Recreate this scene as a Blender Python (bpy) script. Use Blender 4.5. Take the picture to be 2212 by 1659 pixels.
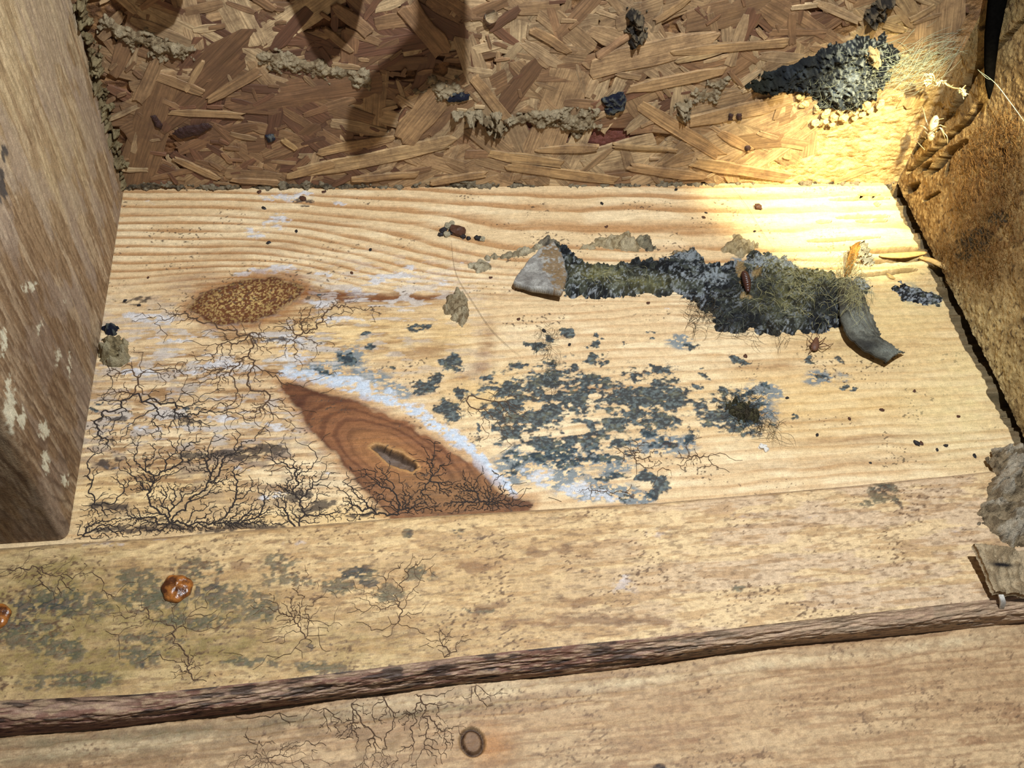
import bpy, math, random, heapq
import numpy as np
from mathutils import Vector, Matrix

for o in list(bpy.data.objects):
    bpy.data.objects.remove(o)
random.seed(7)
rng = np.random.default_rng(11)
scene = bpy.context.scene
COL = scene.collection

# ------------------------------------------------------------------ camera
S = 0.16                                   # metres: depth of the bottom plate
PITCH, YAW, ROLL = 0.89714502, -0.22822641, 0.13248425
CAM = np.array([0.58866295, -1.08942308, 1.81268308]) * S
FPX = 2200.0
W0, H0 = 2212, 1659

def cam_axes(p, y, r):
    cp, sp = math.cos(p), math.sin(p)
    f = np.array([0, cp, -sp]); u = np.array([0, sp, cp]); s = np.array([1., 0, 0])
    Rz = np.array([[math.cos(y), -math.sin(y), 0], [math.sin(y), math.cos(y), 0], [0, 0, 1]])
    f, u, s = Rz @ f, Rz @ u, Rz @ s
    return math.cos(r)*s + math.sin(r)*u, -math.sin(r)*s + math.cos(r)*u, f
CS, CU, CF = cam_axes(PITCH, YAW, ROLL)

cd = bpy.data.cameras.new('camera')
cam = bpy.data.objects.new('camera', cd); COL.objects.link(cam)
M = Matrix.Identity(4)
for i in range(3):
    M[i][0] = CS[i]; M[i][1] = CU[i]; M[i][2] = -CF[i]; M[i][3] = CAM[i]
cam.matrix_world = M
cd.sensor_fit = 'HORIZONTAL'; cd.sensor_width = 36.0
cd.lens = 36.0 * FPX / W0
cd.clip_start = 0.01; cd.clip_end = 50
scene.camera = cam

# ------------------------------------------------------------------ light
w = bpy.data.worlds.new('crawl_space'); scene.world = w; w.use_nodes = True
w.node_tree.nodes['Background'].inputs[0].default_value = (0.80, 0.88, 1.0, 1)
w.node_tree.nodes['Background'].inputs[1].default_value = 0.11
scene.view_settings.view_transform = 'Standard'
scene.view_settings.look = 'None'
scene.view_settings.exposure = 0.0
scene.view_settings.gamma = 1.0
scene.view_settings.use_curve_mapping = False

def aim(o, target):
    d = Vector(target) - o.location
    o.rotation_euler = d.to_track_quat('-Z', 'Y').to_euler()

# headlamp high above the bay
LAMP = np.array([1.12, -0.30, 2.50])*S
ld = bpy.data.lights.new('headlamp', 'AREA'); ld.shape = 'DISK'; ld.size = 0.005
ld.energy = 2.5; ld.color = (0.89, 0.955, 1.0)
lo = bpy.data.objects.new('headlamp', ld); COL.objects.link(lo)
lo.location = tuple(LAMP); aim(lo, (0.95*S, 0.50*S, 0.0))
# warm torch held at the right, pointing into the corner
sd = bpy.data.lights.new('torch', 'SPOT'); sd.energy = 9.0; sd.color = (1.0, 0.88, 0.52)
sd.spot_size = math.radians(35); sd.spot_blend = 1.0; sd.shadow_soft_size = 0.004
so = bpy.data.objects.new('torch', sd); COL.objects.link(so)
so.location = (1.95*S, 0.30*S, 1.15*S); aim(so, (1.86*S, 0.975*S, -0.02*S))

# ------------------------------------------------------------------ maths
def project(P):
    d = np.asarray(P) - CAM
    z = d @ CF
    return W0/2 + FPX*(d @ CS)/z, H0/2 - FPX*(d @ CU)/z

def rays(px, py):
    px = np.asarray(px, float); py = np.asarray(py, float)
    return CF + ((px - W0/2)/FPX)[..., None]*CS - ((py - H0/2)/FPX)[..., None]*CU

class Plane:
    def __init__(s, o, e1, e2, n):
        s.o, s.e1, s.e2, s.n = [np.array(v, float) for v in (o, e1, e2, n)]
    def hit(s, px, py, h=0.0):
        d = rays(px, py)
        t = ((s.o + s.n*h - CAM) @ s.n) / (d @ s.n)
        return CAM + t[..., None]*d
    def uv(s, P):
        d = P - s.o
        return d @ s.e1, d @ s.e2
    def at(s, a, b, h=0.0):
        a = np.asarray(a, float); b = np.asarray(b, float); h = np.asarray(h, float)
        return s.o + a[..., None]*s.e1 + b[..., None]*s.e2 + h[..., None]*s.n
    def px2uv(s, pts):
        pts = np.array(pts, float)
        P = s.hit(pts[:, 0], pts[:, 1])
        return np.stack(s.uv(P), -1)

def unit(v):
    v = np.array(v, float); return v/np.linalg.norm(v)
Z = np.array([0, 0, 1.])
PLATE = Plane((0, 0, 0), (1, 0, 0), (0, 1, 0), Z)
BL, BR, FL, FR = [PLATE.hit(*np.array(p, float)) for p in ((268, 409), (1938, 395), (147, 1166), (2246, 1012))]
e = unit(BR - BL); OSB = Plane(BL, e, Z, np.cross(e, Z))
e = unit(BL - FL); LEFT = Plane(FL, e, Z, np.array([e[1], -e[0], 0]))
e = unit(BR - FR); RIGHT = Plane(FR, e, Z, np.array([-e[1], e[0], 0]))
ZF, ZL = 0.003, -0.009
FRONT = Plane((0, 0, ZF), (1, 0, 0), (0, 1, 0), Z)
LOWER = Plane((0, 0, ZL), (1, 0, 0), (0, 1, 0), Z)

def lin(c):
    c = np.asarray(c, float)/255.0
    return np.where(c <= 0.04045, c/12.92, ((c + 0.055)/1.055)**2.4)

def sstep(a, b, x):
    t = np.clip((x - a)/(b - a), 0, 1); return t*t*(3 - 2*t)

def hash2(ix, iy, seed):
    n = (ix*374761393 + iy*668265263 + seed*974634777) & 0x7fffffff
    n = ((n ^ (n >> 13))*1274126177) & 0x7fffffff
    n = n ^ (n >> 16)
    return (n & 0xffff)/65535.0

def vnoise(x, y, seed=0):
    xi = np.floor(x).astype(np.int64); yi = np.floor(y).astype(np.int64)
    fx = x - xi; fy = y - yi
    fx = fx*fx*fx*(fx*(fx*6 - 15) + 10); fy = fy*fy*fy*(fy*(fy*6 - 15) + 10)
    a = hash2(xi, yi, seed); b = hash2(xi + 1, yi, seed)
    c = hash2(xi, yi + 1, seed); d = hash2(xi + 1, yi + 1, seed)
    return (a*(1 - fx) + b*fx)*(1 - fy) + (c*(1 - fx) + d*fx)*fy

def fbm(x, y, seed=0, oct=4, gain=0.5):
    s = 0; a = 1; t = 0
    for i in range(oct):
        s = s + a*vnoise(x, y, seed + i*17); t += a
        x = x*2.03 + 5.3; y = y*2.03 + 1.7; a *= gain
    return np.clip((s/t - .5)*1.75 + .5, 0, 1)     # 0..1, mean .5

def wander(px, py, X, Y, amp, size, seed):
    """ragged outlines: shift the lookup point by a few pixels of noise"""
    x, y = X/size, Y/size
    return px + amp*2*(fbm(x, y, seed, 4, .6) - .5), py + amp*1.2*(fbm(x + 9.1, y + 3.7, seed + 5, 4, .6) - .5)

def mix(c, k, m):
    k = np.asarray(k, float)
    return c*(1 - m[..., None]) + k*m[..., None]

def blob(px, py, x, y, rx, ry, ang=0.0):
    a = math.radians(ang); ca, sa = math.cos(a), math.sin(a)
    dx, dy = px - x, py - y
    u = (dx*ca + dy*sa)/rx; v = (-dx*sa + dy*ca)/ry
    return u*u + v*v                    # <1 inside

def gsum(px, py, L):
    out = np.zeros_like(px)
    for t in L:
        x, y, rx, ry = t[:4]; ang = t[4] if len(t) > 4 else 0; k = t[5] if len(t) > 5 else 1
        R = 2.2*max(rx, ry)
        m = (np.abs(px - x) < R) & (np.abs(py - y) < R)
        if m.any():
            q = blob(px[m], py[m], x, y, rx, ry, ang)
            out[m] = np.maximum(out[m], k*np.exp(-0.7*q))
    return out

def seg_dist(x, y, poly, closed=False):
    """distance to a polyline, and the parameter 0..1 along it"""
    P = np.array(poly, float); n = len(P); best = np.full(x.shape, 1e9); par = np.zeros(x.shape)
    m = n if closed else n - 1
    for i in range(m):
        a, b = P[i], P[(i + 1) % n]; d = b - a; L = d @ d + 1e-12
        t = np.clip(((x - a[0])*d[0] + (y - a[1])*d[1])/L, 0, 1)
        q = np.hypot(x - a[0] - t*d[0], y - a[1] - t*d[1])
        k = q < best; best = np.where(k, q, best); par = np.where(k, (i + t)/m, par)
    return best, par

def poly_sdf(x, y, poly):
    """positive inside"""
    P = np.array(poly, float); n = len(P)
    ins = np.zeros(x.shape, bool)
    for i in range(n):
        a, b = P[i], P[i - 1]
        c = ((a[1] > y) != (b[1] > y))
        xx = (b[0] - a[0])*(y - a[1])/(b[1] - a[1] + 1e-15) + a[0]
        ins ^= c & (x < xx)
    d, _ = seg_dist(x, y, poly, True)
    return np.where(ins, d, -d)

# ------------------------------------------------------------------ objects
def tag(o, label=None, cat=None, group=None, kind=None):
    if label: o['label'] = label
    if cat: o['category'] = cat
    if group: o['group'] = group
    if kind: o['kind'] = kind
    return o

def empty(name, loc):
    o = bpy.data.objects.new(name, None); COL.objects.link(o)
    o.location = loc; o.empty_display_size = 0.01
    return o

def wloc(o):
    v = np.zeros(3)
    while o is not None:
        v += np.array(o.location); o = o.parent
    return v

def build(name, V, F, mat, parent=None, col=None, normals=None, smooth=True, origin=None):
    """V in world metres; F = list of tuples or an (n,4)/(n,3) array"""
    V = np.asarray(V, float)
    if origin is None:
        org = wloc(parent) if parent is not None else np.array([V[:, 0].mean(), V[:, 1].mean(), V[:, 2].min()])
    else:
        org = np.array(origin, float)
    me = bpy.data.meshes.new(name)
    Vl = (V - org).astype(np.float32)
    if isinstance(F, np.ndarray):
        k = F.shape[1]
        me.vertices.add(len(Vl)); me.vertices.foreach_set('co', Vl.ravel())
        me.loops.add(F.size); me.loops.foreach_set('vertex_index', F.ravel().astype(np.int32))
        me.polygons.add(len(F))
        me.polygons.foreach_set('loop_start', np.arange(0, F.size, k, dtype=np.int32))
        me.polygons.foreach_set('loop_total', np.full(len(F), k, dtype=np.int32))
        me.update(calc_edges=True)
    else:
        me.from_pydata([tuple(v) for v in Vl], [], [tuple(f) for f in F]); me.update()
    if smooth:
        me.polygons.foreach_set('use_smooth', np.ones(len(me.polygons), bool))
    if col is not None:
        a = me.color_attributes.new('Col', 'FLOAT_COLOR', 'POINT')
        c4 = np.ones((len(Vl), 4), np.float32); c4[:, :3] = col
        a.data.foreach_set('color', c4.ravel())
    if normals is not None:
        me.normals_split_custom_set_from_vertices([tuple(n) for n in normals])
    me.materials.append(mat)
    o = bpy.data.objects.new(name, me); COL.objects.link(o)
    if parent is not None:
        o.parent = parent; o.location = org - wloc(parent)
    else:
        o.location = org
    return o

def grid_faces(ny, nx):
    i = np.arange(ny*nx).reshape(ny, nx)
    return np.stack([i[:-1, :-1], i[:-1, 1:], i[1:, 1:], i[1:, :-1]], -1)

def grid_normals(P):
    du = np.gradient(P, axis=1); dv = np.gradient(P, axis=0)
    n = np.cross(du, dv); n /= np.linalg.norm(n, axis=-1, keepdims=True) + 1e-15
    return n

def sub_mesh(P, C, N, F):
    """keep only the vertices that the faces F use"""
    used = np.unique(F); remap = np.full(len(P), -1, np.int64); remap[used] = np.arange(len(used))
    return P[used], C[used], (N[used] if N is not None else None), remap[F]

# ------------------------------------------------------------------ materials
def mat_new(name):
    m = bpy.data.materials.new(name); m.use_nodes = True
    nt = m.node_tree; b = nt.nodes['Principled BSDF']
    return m, nt, b

def nd(nt, t, **kw):
    n = nt.nodes.new(t)
    for k, v in kw.items(): setattr(n, k, v)
    return n

def painted(name, scale=(1500, 1500, 1500), amt=0.35, rough=0.75, bump=0.4, dist=0.0004, speck=0.0, spec=0.3, fine=2600, mid=0.35):
    """wear and grain colours stored on the surface, with fine procedural grain and relief on top"""
    m, nt, b = mat_new(name); L = nt.links.new
    at = nd(nt, 'ShaderNodeAttribute', attribute_name='Col')
    g = nd(nt, 'ShaderNodeNewGeometry')
    mp = nd(nt, 'ShaderNodeMapping'); mp.inputs['Scale'].default_value = scale
    L(g.outputs['Position'], mp.inputs['Vector'])
    n1 = nd(nt, 'ShaderNodeTexNoise'); n1.inputs['Scale'].default_value = 1.0; n1.inputs['Detail'].default_value = 4; n1.inputs['Roughness'].default_value = 0.65
    L(mp.outputs[0], n1.inputs['Vector'])
    n2 = nd(nt, 'ShaderNodeTexNoise'); n2.inputs['Scale'].default_value = fine; n2.inputs['Detail'].default_value = 2
    L(g.outputs['Position'], n2.inputs['Vector'])
    av = nd(nt, 'ShaderNodeMath', operation='ADD'); L(n1.outputs['Fac'], av.inputs[0]); L(n2.outputs['Fac'], av.inputs[1])
    mr = nd(nt, 'ShaderNodeMapRange'); mr.inputs['From Min'].default_value = 0.6; mr.inputs['From Max'].default_value = 1.4
    mr.inputs['To Min'].default_value = 1 - amt; mr.inputs['To Max'].default_value = 1 + amt
    L(av.outputs[0], mr.inputs['Value'])
    vm = nd(nt, 'ShaderNodeVectorMath', operation='SCALE'); L(at.outputs['Color'], vm.inputs[0]); L(mr.outputs[0], vm.inputs['Scale'])
    n4 = nd(nt, 'ShaderNodeTexNoise'); n4.inputs['Scale'].default_value = 420; n4.inputs['Detail'].default_value = 7; n4.inputs['Roughness'].default_value = 0.8
    L(g.outputs['Position'], n4.inputs['Vector'])
    r4 = nd(nt, 'ShaderNodeMapRange'); r4.inputs['From Min'].default_value = 0.30; r4.inputs['From Max'].default_value = 0.62
    r4.inputs['To Min'].default_value = 1 - mid; r4.inputs['To Max'].default_value = 1.0
    L(n4.outputs['Fac'], r4.inputs['Value'])
    v4 = nd(nt, 'ShaderNodeVectorMath', operation='SCALE'); L(vm.outputs[0], v4.inputs[0]); L(r4.outputs[0], v4.inputs['Scale'])
    src = v4.outputs[0]
    if speck > 0:
        n3 = nd(nt, 'ShaderNodeTexNoise'); n3.inputs['Scale'].default_value = 900; n3.inputs['Detail'].default_value = 3
        L(g.outputs['Position'], n3.inputs['Vector'])
        r3 = nd(nt, 'ShaderNodeMapRange'); r3.inputs['From Min'].default_value = 0.70; r3.inputs['From Max'].default_value = 0.76
        r3.inputs['To Max'].default_value = speck
        L(n3.outputs['Fac'], r3.inputs['Value'])
        mx = nd(nt, 'ShaderNodeMix', data_type='RGBA'); L(r3.outputs[0], mx.inputs['Factor']); L(src, mx.inputs['A'])
        mx.inputs['B'].default_value = (0.035, 0.028, 0.022, 1)
        src = mx.outputs['Result']
    L(src, b.inputs['Base Color'])
    b.inputs['Roughness'].default_value = rough
    b.inputs['Specular IOR Level'].default_value = spec
    bp = nd(nt, 'ShaderNodeBump'); bp.inputs['Strength'].default_value = bump; bp.inputs['Distance'].default_value = dist
    L(av.outputs[0], bp.inputs['Height']); L(bp.outputs[0], b.inputs['Normal'])
    return m

def plain(name, rgb, rough=0.7, var=0.25, scale=900, bump=0.3, spec=0.3, dist=0.0003):
    m, nt, b = mat_new(name); L = nt.links.new
    g = nd(nt, 'ShaderNodeNewGeometry')
    n1 = nd(nt, 'ShaderNodeTexNoise'); n1.inputs['Scale'].default_value = scale; n1.inputs['Detail'].default_value = 4
    L(g.outputs['Position'], n1.inputs['Vector'])
    r = nd(nt, 'ShaderNodeValToRGB'); c = lin(rgb)
    r.color_ramp.elements[0].position = 0.3; r.color_ramp.elements[1].position = 0.7
    r.color_ramp.elements[0].color = (*(c*(1 - var)), 1); r.color_ramp.elements[1].color = (*np.minimum(c*(1 + var), 1), 1)
    L(n1.outputs['Fac'], r.inputs['Fac']); L(r.outputs['Color'], b.inputs['Base Color'])
    b.inputs['Roughness'].default_value = rough; b.inputs['Specular IOR Level'].default_value = spec
    bp = nd(nt, 'ShaderNodeBump'); bp.inputs['Strength'].default_value = bump; bp.inputs['Distance'].default_value = dist
    L(n1.outputs['Fac'], bp.inputs['Height']); L(bp.outputs[0], b.inputs['Normal'])
    return m

def strand_mat(name, use_attr):
    """one wood flake: colour of the object (or of the vertex), fine grain along its length"""
    m, nt, b = mat_new(name); L = nt.links.new
    uv = nd(nt, 'ShaderNodeAttribute', attribute_name='along')
    mp = nd(nt, 'ShaderNodeMapping'); mp.inputs['Scale'].default_value = (70, 1500, 1)
    L(uv.outputs['Vector'], mp.inputs['Vector'])
    oi = nd(nt, 'ShaderNodeObjectInfo')
    n1 = nd(nt, 'ShaderNodeTexNoise', noise_dimensions='4D'); n1.inputs['Scale'].default_value = 1; n1.inputs['Detail'].default_value = 4; n1.inputs['Roughness'].default_value = 0.62
    L(mp.outputs[0], n1.inputs['Vector'])
    mul = nd(nt, 'ShaderNodeMath', operation='MULTIPLY'); mul.inputs[1].default_value = 50
    L(oi.outputs['Random'], mul.inputs[0]); L(mul.outputs[0], n1.inputs['W'])
    g = nd(nt, 'ShaderNodeNewGeometry')
    n2 = nd(nt, 'ShaderNodeTexNoise'); n2.inputs['Scale'].default_value = 110; n2.inputs['Detail'].default_value = 8; n2.inputs['Roughness'].default_value = 0.78
    L(g.outputs['Position'], n2.inputs['Vector'])
    mr = nd(nt, 'ShaderNodeMapRange'); mr.inputs['From Min'].default_value = 0.3; mr.inputs['From Max'].default_value = 0.7
    mr.inputs['To Min'].default_value = 0.45; mr.inputs['To Max'].default_value = 1.35
    L(n1.outputs['Fac'], mr.inputs['Value'])
    if use_attr:
        at = nd(nt, 'ShaderNodeAttribute', attribute_name='Col'); csrc = at.outputs['Color']
    else:
        csrc = oi.outputs['Color']
    vm = nd(nt, 'ShaderNodeVectorMath', operation='SCALE'); L(csrc, vm.inputs[0]); L(mr.outputs[0], vm.inputs['Scale'])
    r2 = nd(nt, 'ShaderNodeMapRange'); r2.inputs['From Min'].default_value = 0.42; r2.inputs['From Max'].default_value = 0.66; r2.inputs['To Max'].default_value = 0.75
    L(n2.outputs['Fac'], r2.inputs['Value'])
    mx = nd(nt, 'ShaderNodeMix', data_type='RGBA'); L(r2.outputs[0], mx.inputs['Factor']); L(vm.outputs[0], mx.inputs['A'])
    mx.inputs['B'].default_value = (*lin((90, 66, 50)), 1)
    L(mx.outputs['Result'], b.inputs['Base Color'])
    b.inputs['Roughness'].default_value = 0.62; b.inputs['Specular IOR Level'].default_value = 0.35
    bp = nd(nt, 'ShaderNodeBump'); bp.inputs['Strength'].default_value = 0.6; bp.inputs['Distance'].default_value = 0.0004
    L(n1.outputs['Fac'], bp.inputs['Height']); L(bp.outputs[0], b.inputs['Normal'])
    return m

M_PLATE = painted('pale_pine', scale=(160, 1500, 1500), amt=0.30, rough=0.62, bump=0.3, dist=0.0002, speck=0.6)
M_FRONT = painted('stained_pine', scale=(250, 1300, 1300), amt=0.25, rough=0.6, bump=0.3, dist=0.0003, speck=0.5)
M_STUD = painted('weathered_pine', scale=(900, 900, 90), amt=0.3, rough=0.8, bump=0.35, dist=0.0004)
M_DUSTY = painted('dusty_timber', scale=(700, 700, 700), amt=0.4, rough=0.9, bump=0.6, dist=0.0006)
M_OSB = painted('board_resin', scale=(600, 600, 600), amt=0.35, rough=0.65, bump=0.6, dist=0.0006)
M_CLAY = painted('dry_clay', scale=(1100, 1100, 1100), amt=0.35, rough=0.95, bump=0.8, dist=0.0006, fine=3500, spec=0.1)
M_MOULD = painted('black_mould', scale=(1300, 1300, 1300), amt=0.45, rough=0.85, bump=0.9, dist=0.0007, fine=4200, spec=0.25)
M_STRAND = strand_mat('wood_flake', False)
M_STRAND_V = strand_mat('wood_flake_loose', True)
M_VEIN = plain('dark_mycelium', (46, 38, 34), rough=0.9, scale=1200)
M_VEIN_B = plain('brown_mycelium', (78, 58, 42), rough=0.9, scale=1200)
M_FIB_Y = plain('yellow_fibre', (176, 168, 120), rough=0.8)
M_FIB_G = plain('grey_fibre', (120, 122, 105), rough=0.8)
M_FIB_D = plain('dark_fibre', (60, 52, 40), rough=0.8)
M_WEB = plain('cobweb_silk', (165, 172, 148), rough=0.7)
M_SLIVER = plain('wood_sliver', (205, 168, 105), rough=0.7, scale=600)
M_DARK = plain('black_char', (7, 6, 5), rough=1.0, spec=0.0)

# ------------------------------------------------------------------ the bottom plate
def lerp_axis(lo, hi, n, extra, m):
    a = np.linspace(lo, hi, n)
    return np.concatenate([np.linspace(lo - extra, lo, m, endpoint=False), a, np.linspace(hi, hi + extra, m + 1)[1:]])

MOULD = [  # x, y, rx, ry, angle, strength: dark blue-green colonies
 (975,788,26,15),(1118,788,30,11),(1190,800,36,20,20),(1195,832,34,24,40),(1107,832,28,15),(1045,817,7,6),
 (997,850,12,16),(966,880,26,20),(975,905,22,16),(1030,935,8,30),(1105,880,35,18),(1190,882,36,24),(1256,855,20,34),
 (1120,930,60,22),(1160,905,50,20),(1180,950,55,14),(1325,856,14,10),(1370,868,30,18),(1297,877,16,7),(1366,814,12,9),(1398,806,12,5),
 (1428,798,46,7,14),(1457,820,20,14),(1457,860,17,30),(1420,832,15,9),(1452,908,28,17),(1385,910,42,10),(1335,920,20,9),
 (1275,955,50,11),(1235,950,40,10),(1340,950,30,12),(1420,958,50,10,0,.7),(1480,950,16,16,0,.7),(1110,985,36,26,0,.72),(1105,1020,22,18,0,.62),
 (1256,1006,6,5),(1276,1006,7,4),(1262,1027,6,6),(1310,1033,28,8),(1338,1025,12,9),(1400,1030,26,12),(1428,1045,26,18),(1415,1066,26,14),(1352,1079,9,7),
 (1520,815,22,6,25),(1503,836,16,8,20),(1562,848,18,8,20),(1540,867,24,5),(1602,882,34,18),(1612,905,34,20),(1595,925,20,10),(1660,922,24,6,8),
 (1545,918,26,7),(1608,938,9,8),(1713,902,6,8),(1632,862,10,6),(1660,832,16,9,20,.7),(1523,797,7,4),(1593,784,20,6,20),
 (1140,742,15,6),(1165,752,16,11),(1222,720,15,9),(1190,735,10,14),(1282,746,13,9),(1287,728,8,6),(1305,737,6,4),(1341,745,5,4),
 (1287,775,19,14),(1300,785,14,8),(1405,715,16,5),(1411,733,9,7),(1490,747,16,8),(1590,778,12,11),(1605,785,16,5),(1745,778,14,7),(1815,775,14,7),
 (1782,812,20,7,0,.75),(1825,838,11,6),(1850,844,6,4),(913,709,32,9),(793,722,15,5),(797,752,12,8),(749,775,18,16),(977,785,22,19),
 (833,796,18,8),(918,834,32,20),(940,822,16,18),(700,805,30,10,0,.75),(1240,795,10,16),(1265,820,16,16),(1150,860,20,12),
 (700,640,6,3),(240,715,12,8),(405,884,9,5),(425,886,7,5),(200,888,14,5),(217,870,9,4),(1060,860,9,10,0,.7),(1120,1065,14,8,0,.6)]
GREY = [(1240,990,80,26),(1300,1005,60,22),(1120,1000,40,36),(1470,738,26,14),(1425,960,60,22),(1230,1030,60,20),(1290,1062,70,18),(1380,1075,40,12),
 (690,800,60,18),(770,815,60,18),(840,845,40,16),(760,770,30,20),(1640,850,40,18),(1630,880,40,40),(1780,815,40,14),(1590,560,10,5),(2010,645,40,14),(1965,625,22,12),(1850,615,40,20)]
WHITE = [(630,806,30,10),(700,818,46,12),(770,832,44,14),(850,860,44,14,25),(905,890,40,13,35),(965,925,40,13,38),(1005,960,36,13,42),(1042,995,34,14,48),(1075,1035,30,14,55),
 (1170,1028,34,24),(1245,1060,50,18),(1300,1075,60,12),(1100,1062,26,12,40),(590,583,60,9),(530,590,30,6),(840,600,50,9),(875,590,30,14),(780,640,40,12,-5),(690,655,40,10),
 (730,690,60,12),(340,690,50,14),(300,680,30,9),(380,735,60,10),(300,800,50,10),(480,790,60,14),(610,740,60,12),(640,770,50,14),(430,810,40,8),(600,480,30,16),(560,505,30,10),
 (620,432,60,10),(660,425,20,6),(740,435,14,4),(330,445,30,8,0,.5),(300,930,40,7),(480,905,40,7),(600,925,30,10),(600,1068,24,9),(570,1075,16,8),(250,1010,40,6,0,.6),(700,590,30,8),
 (1030,570,50,6,0,.6),(960,610,30,8,0,.7),(1580,700,40,8,0,.6),(1690,540,40,8,0,.4),(1440,665,20,8,0,.6),(1180,540,30,8,0,.5),(530,1010,40,8,0,.6),(700,1020,30,9,30,.6)]
PALE = [(1243,927,34,16),(1285,858,16,7),(1190,846,16,7),(1175,1022,30,18)]
BROWN = [(560,610,110,14,-10,.6),(720,640,110,9,2,1),(850,643,110,5,0,1),(960,640,50,4,0,.7),(800,655,120,20,0,.45),(660,670,90,20,-20,.7),(590,690,90,14,-10,.6),
 (430,800,80,18,0,.5),(330,860,90,10,0,.5),(560,800,90,14,0,.6),(560,850,60,20,0,.5),(500,960,60,14,0,.4),(930,760,60,20,0,.5),(1050,740,18,40,10,.6),(1040,790,26,18,-40,.6),(1000,815,30,10,-30,.5),
 (840,740,40,18,0,.4),(1060,640,80,6,0,.4),(1650,790,90,10,0,.5),(1270,840,80,9,0,.5),(420,610,50,30,0,.5),(480,545,60,14,0,.35),(590,530,80,14,0,.3),(700,480,60,12,0,.3),
 (1850,745,120,8,0,.4),(1750,910,90,8,0,.4),(1870,950,160,7,-3,.5),(1640,890,40,10,0,.5),(1800,1000,200,6,-3,.4),(300,1000,60,10,0,.35),(240,900,40,12,0,.4)]
KNOT1 = [(405,665),(430,640),(470,620),(520,605),(580,598),(630,605),(655,620),(645,640),(625,660),(590,680),(545,697),(490,702),(440,695)]
KNOT2 = [(600,825),(640,830),(700,846),(760,865),(830,892),(900,928),(960,965),(1015,1003),(1060,1042),(1095,1075),(1160,1085),(1140,1115),(1000,1130),(860,1135),(815,1090),(765,1035),(715,975),(670,925),(635,875)]
HOLE = [(799,966),(812,960),(836,964),(866,976),(890,992),(901,1008),(893,1019),(872,1012),(846,1002),(822,986)]
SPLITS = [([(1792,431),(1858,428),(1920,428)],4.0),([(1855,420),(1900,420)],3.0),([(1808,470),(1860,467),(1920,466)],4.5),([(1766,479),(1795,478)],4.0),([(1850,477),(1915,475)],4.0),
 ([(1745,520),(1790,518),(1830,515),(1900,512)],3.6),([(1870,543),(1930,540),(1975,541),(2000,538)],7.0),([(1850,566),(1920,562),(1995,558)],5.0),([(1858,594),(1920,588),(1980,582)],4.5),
 ([(1890,440),(1900,440)],4.0)]

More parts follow.
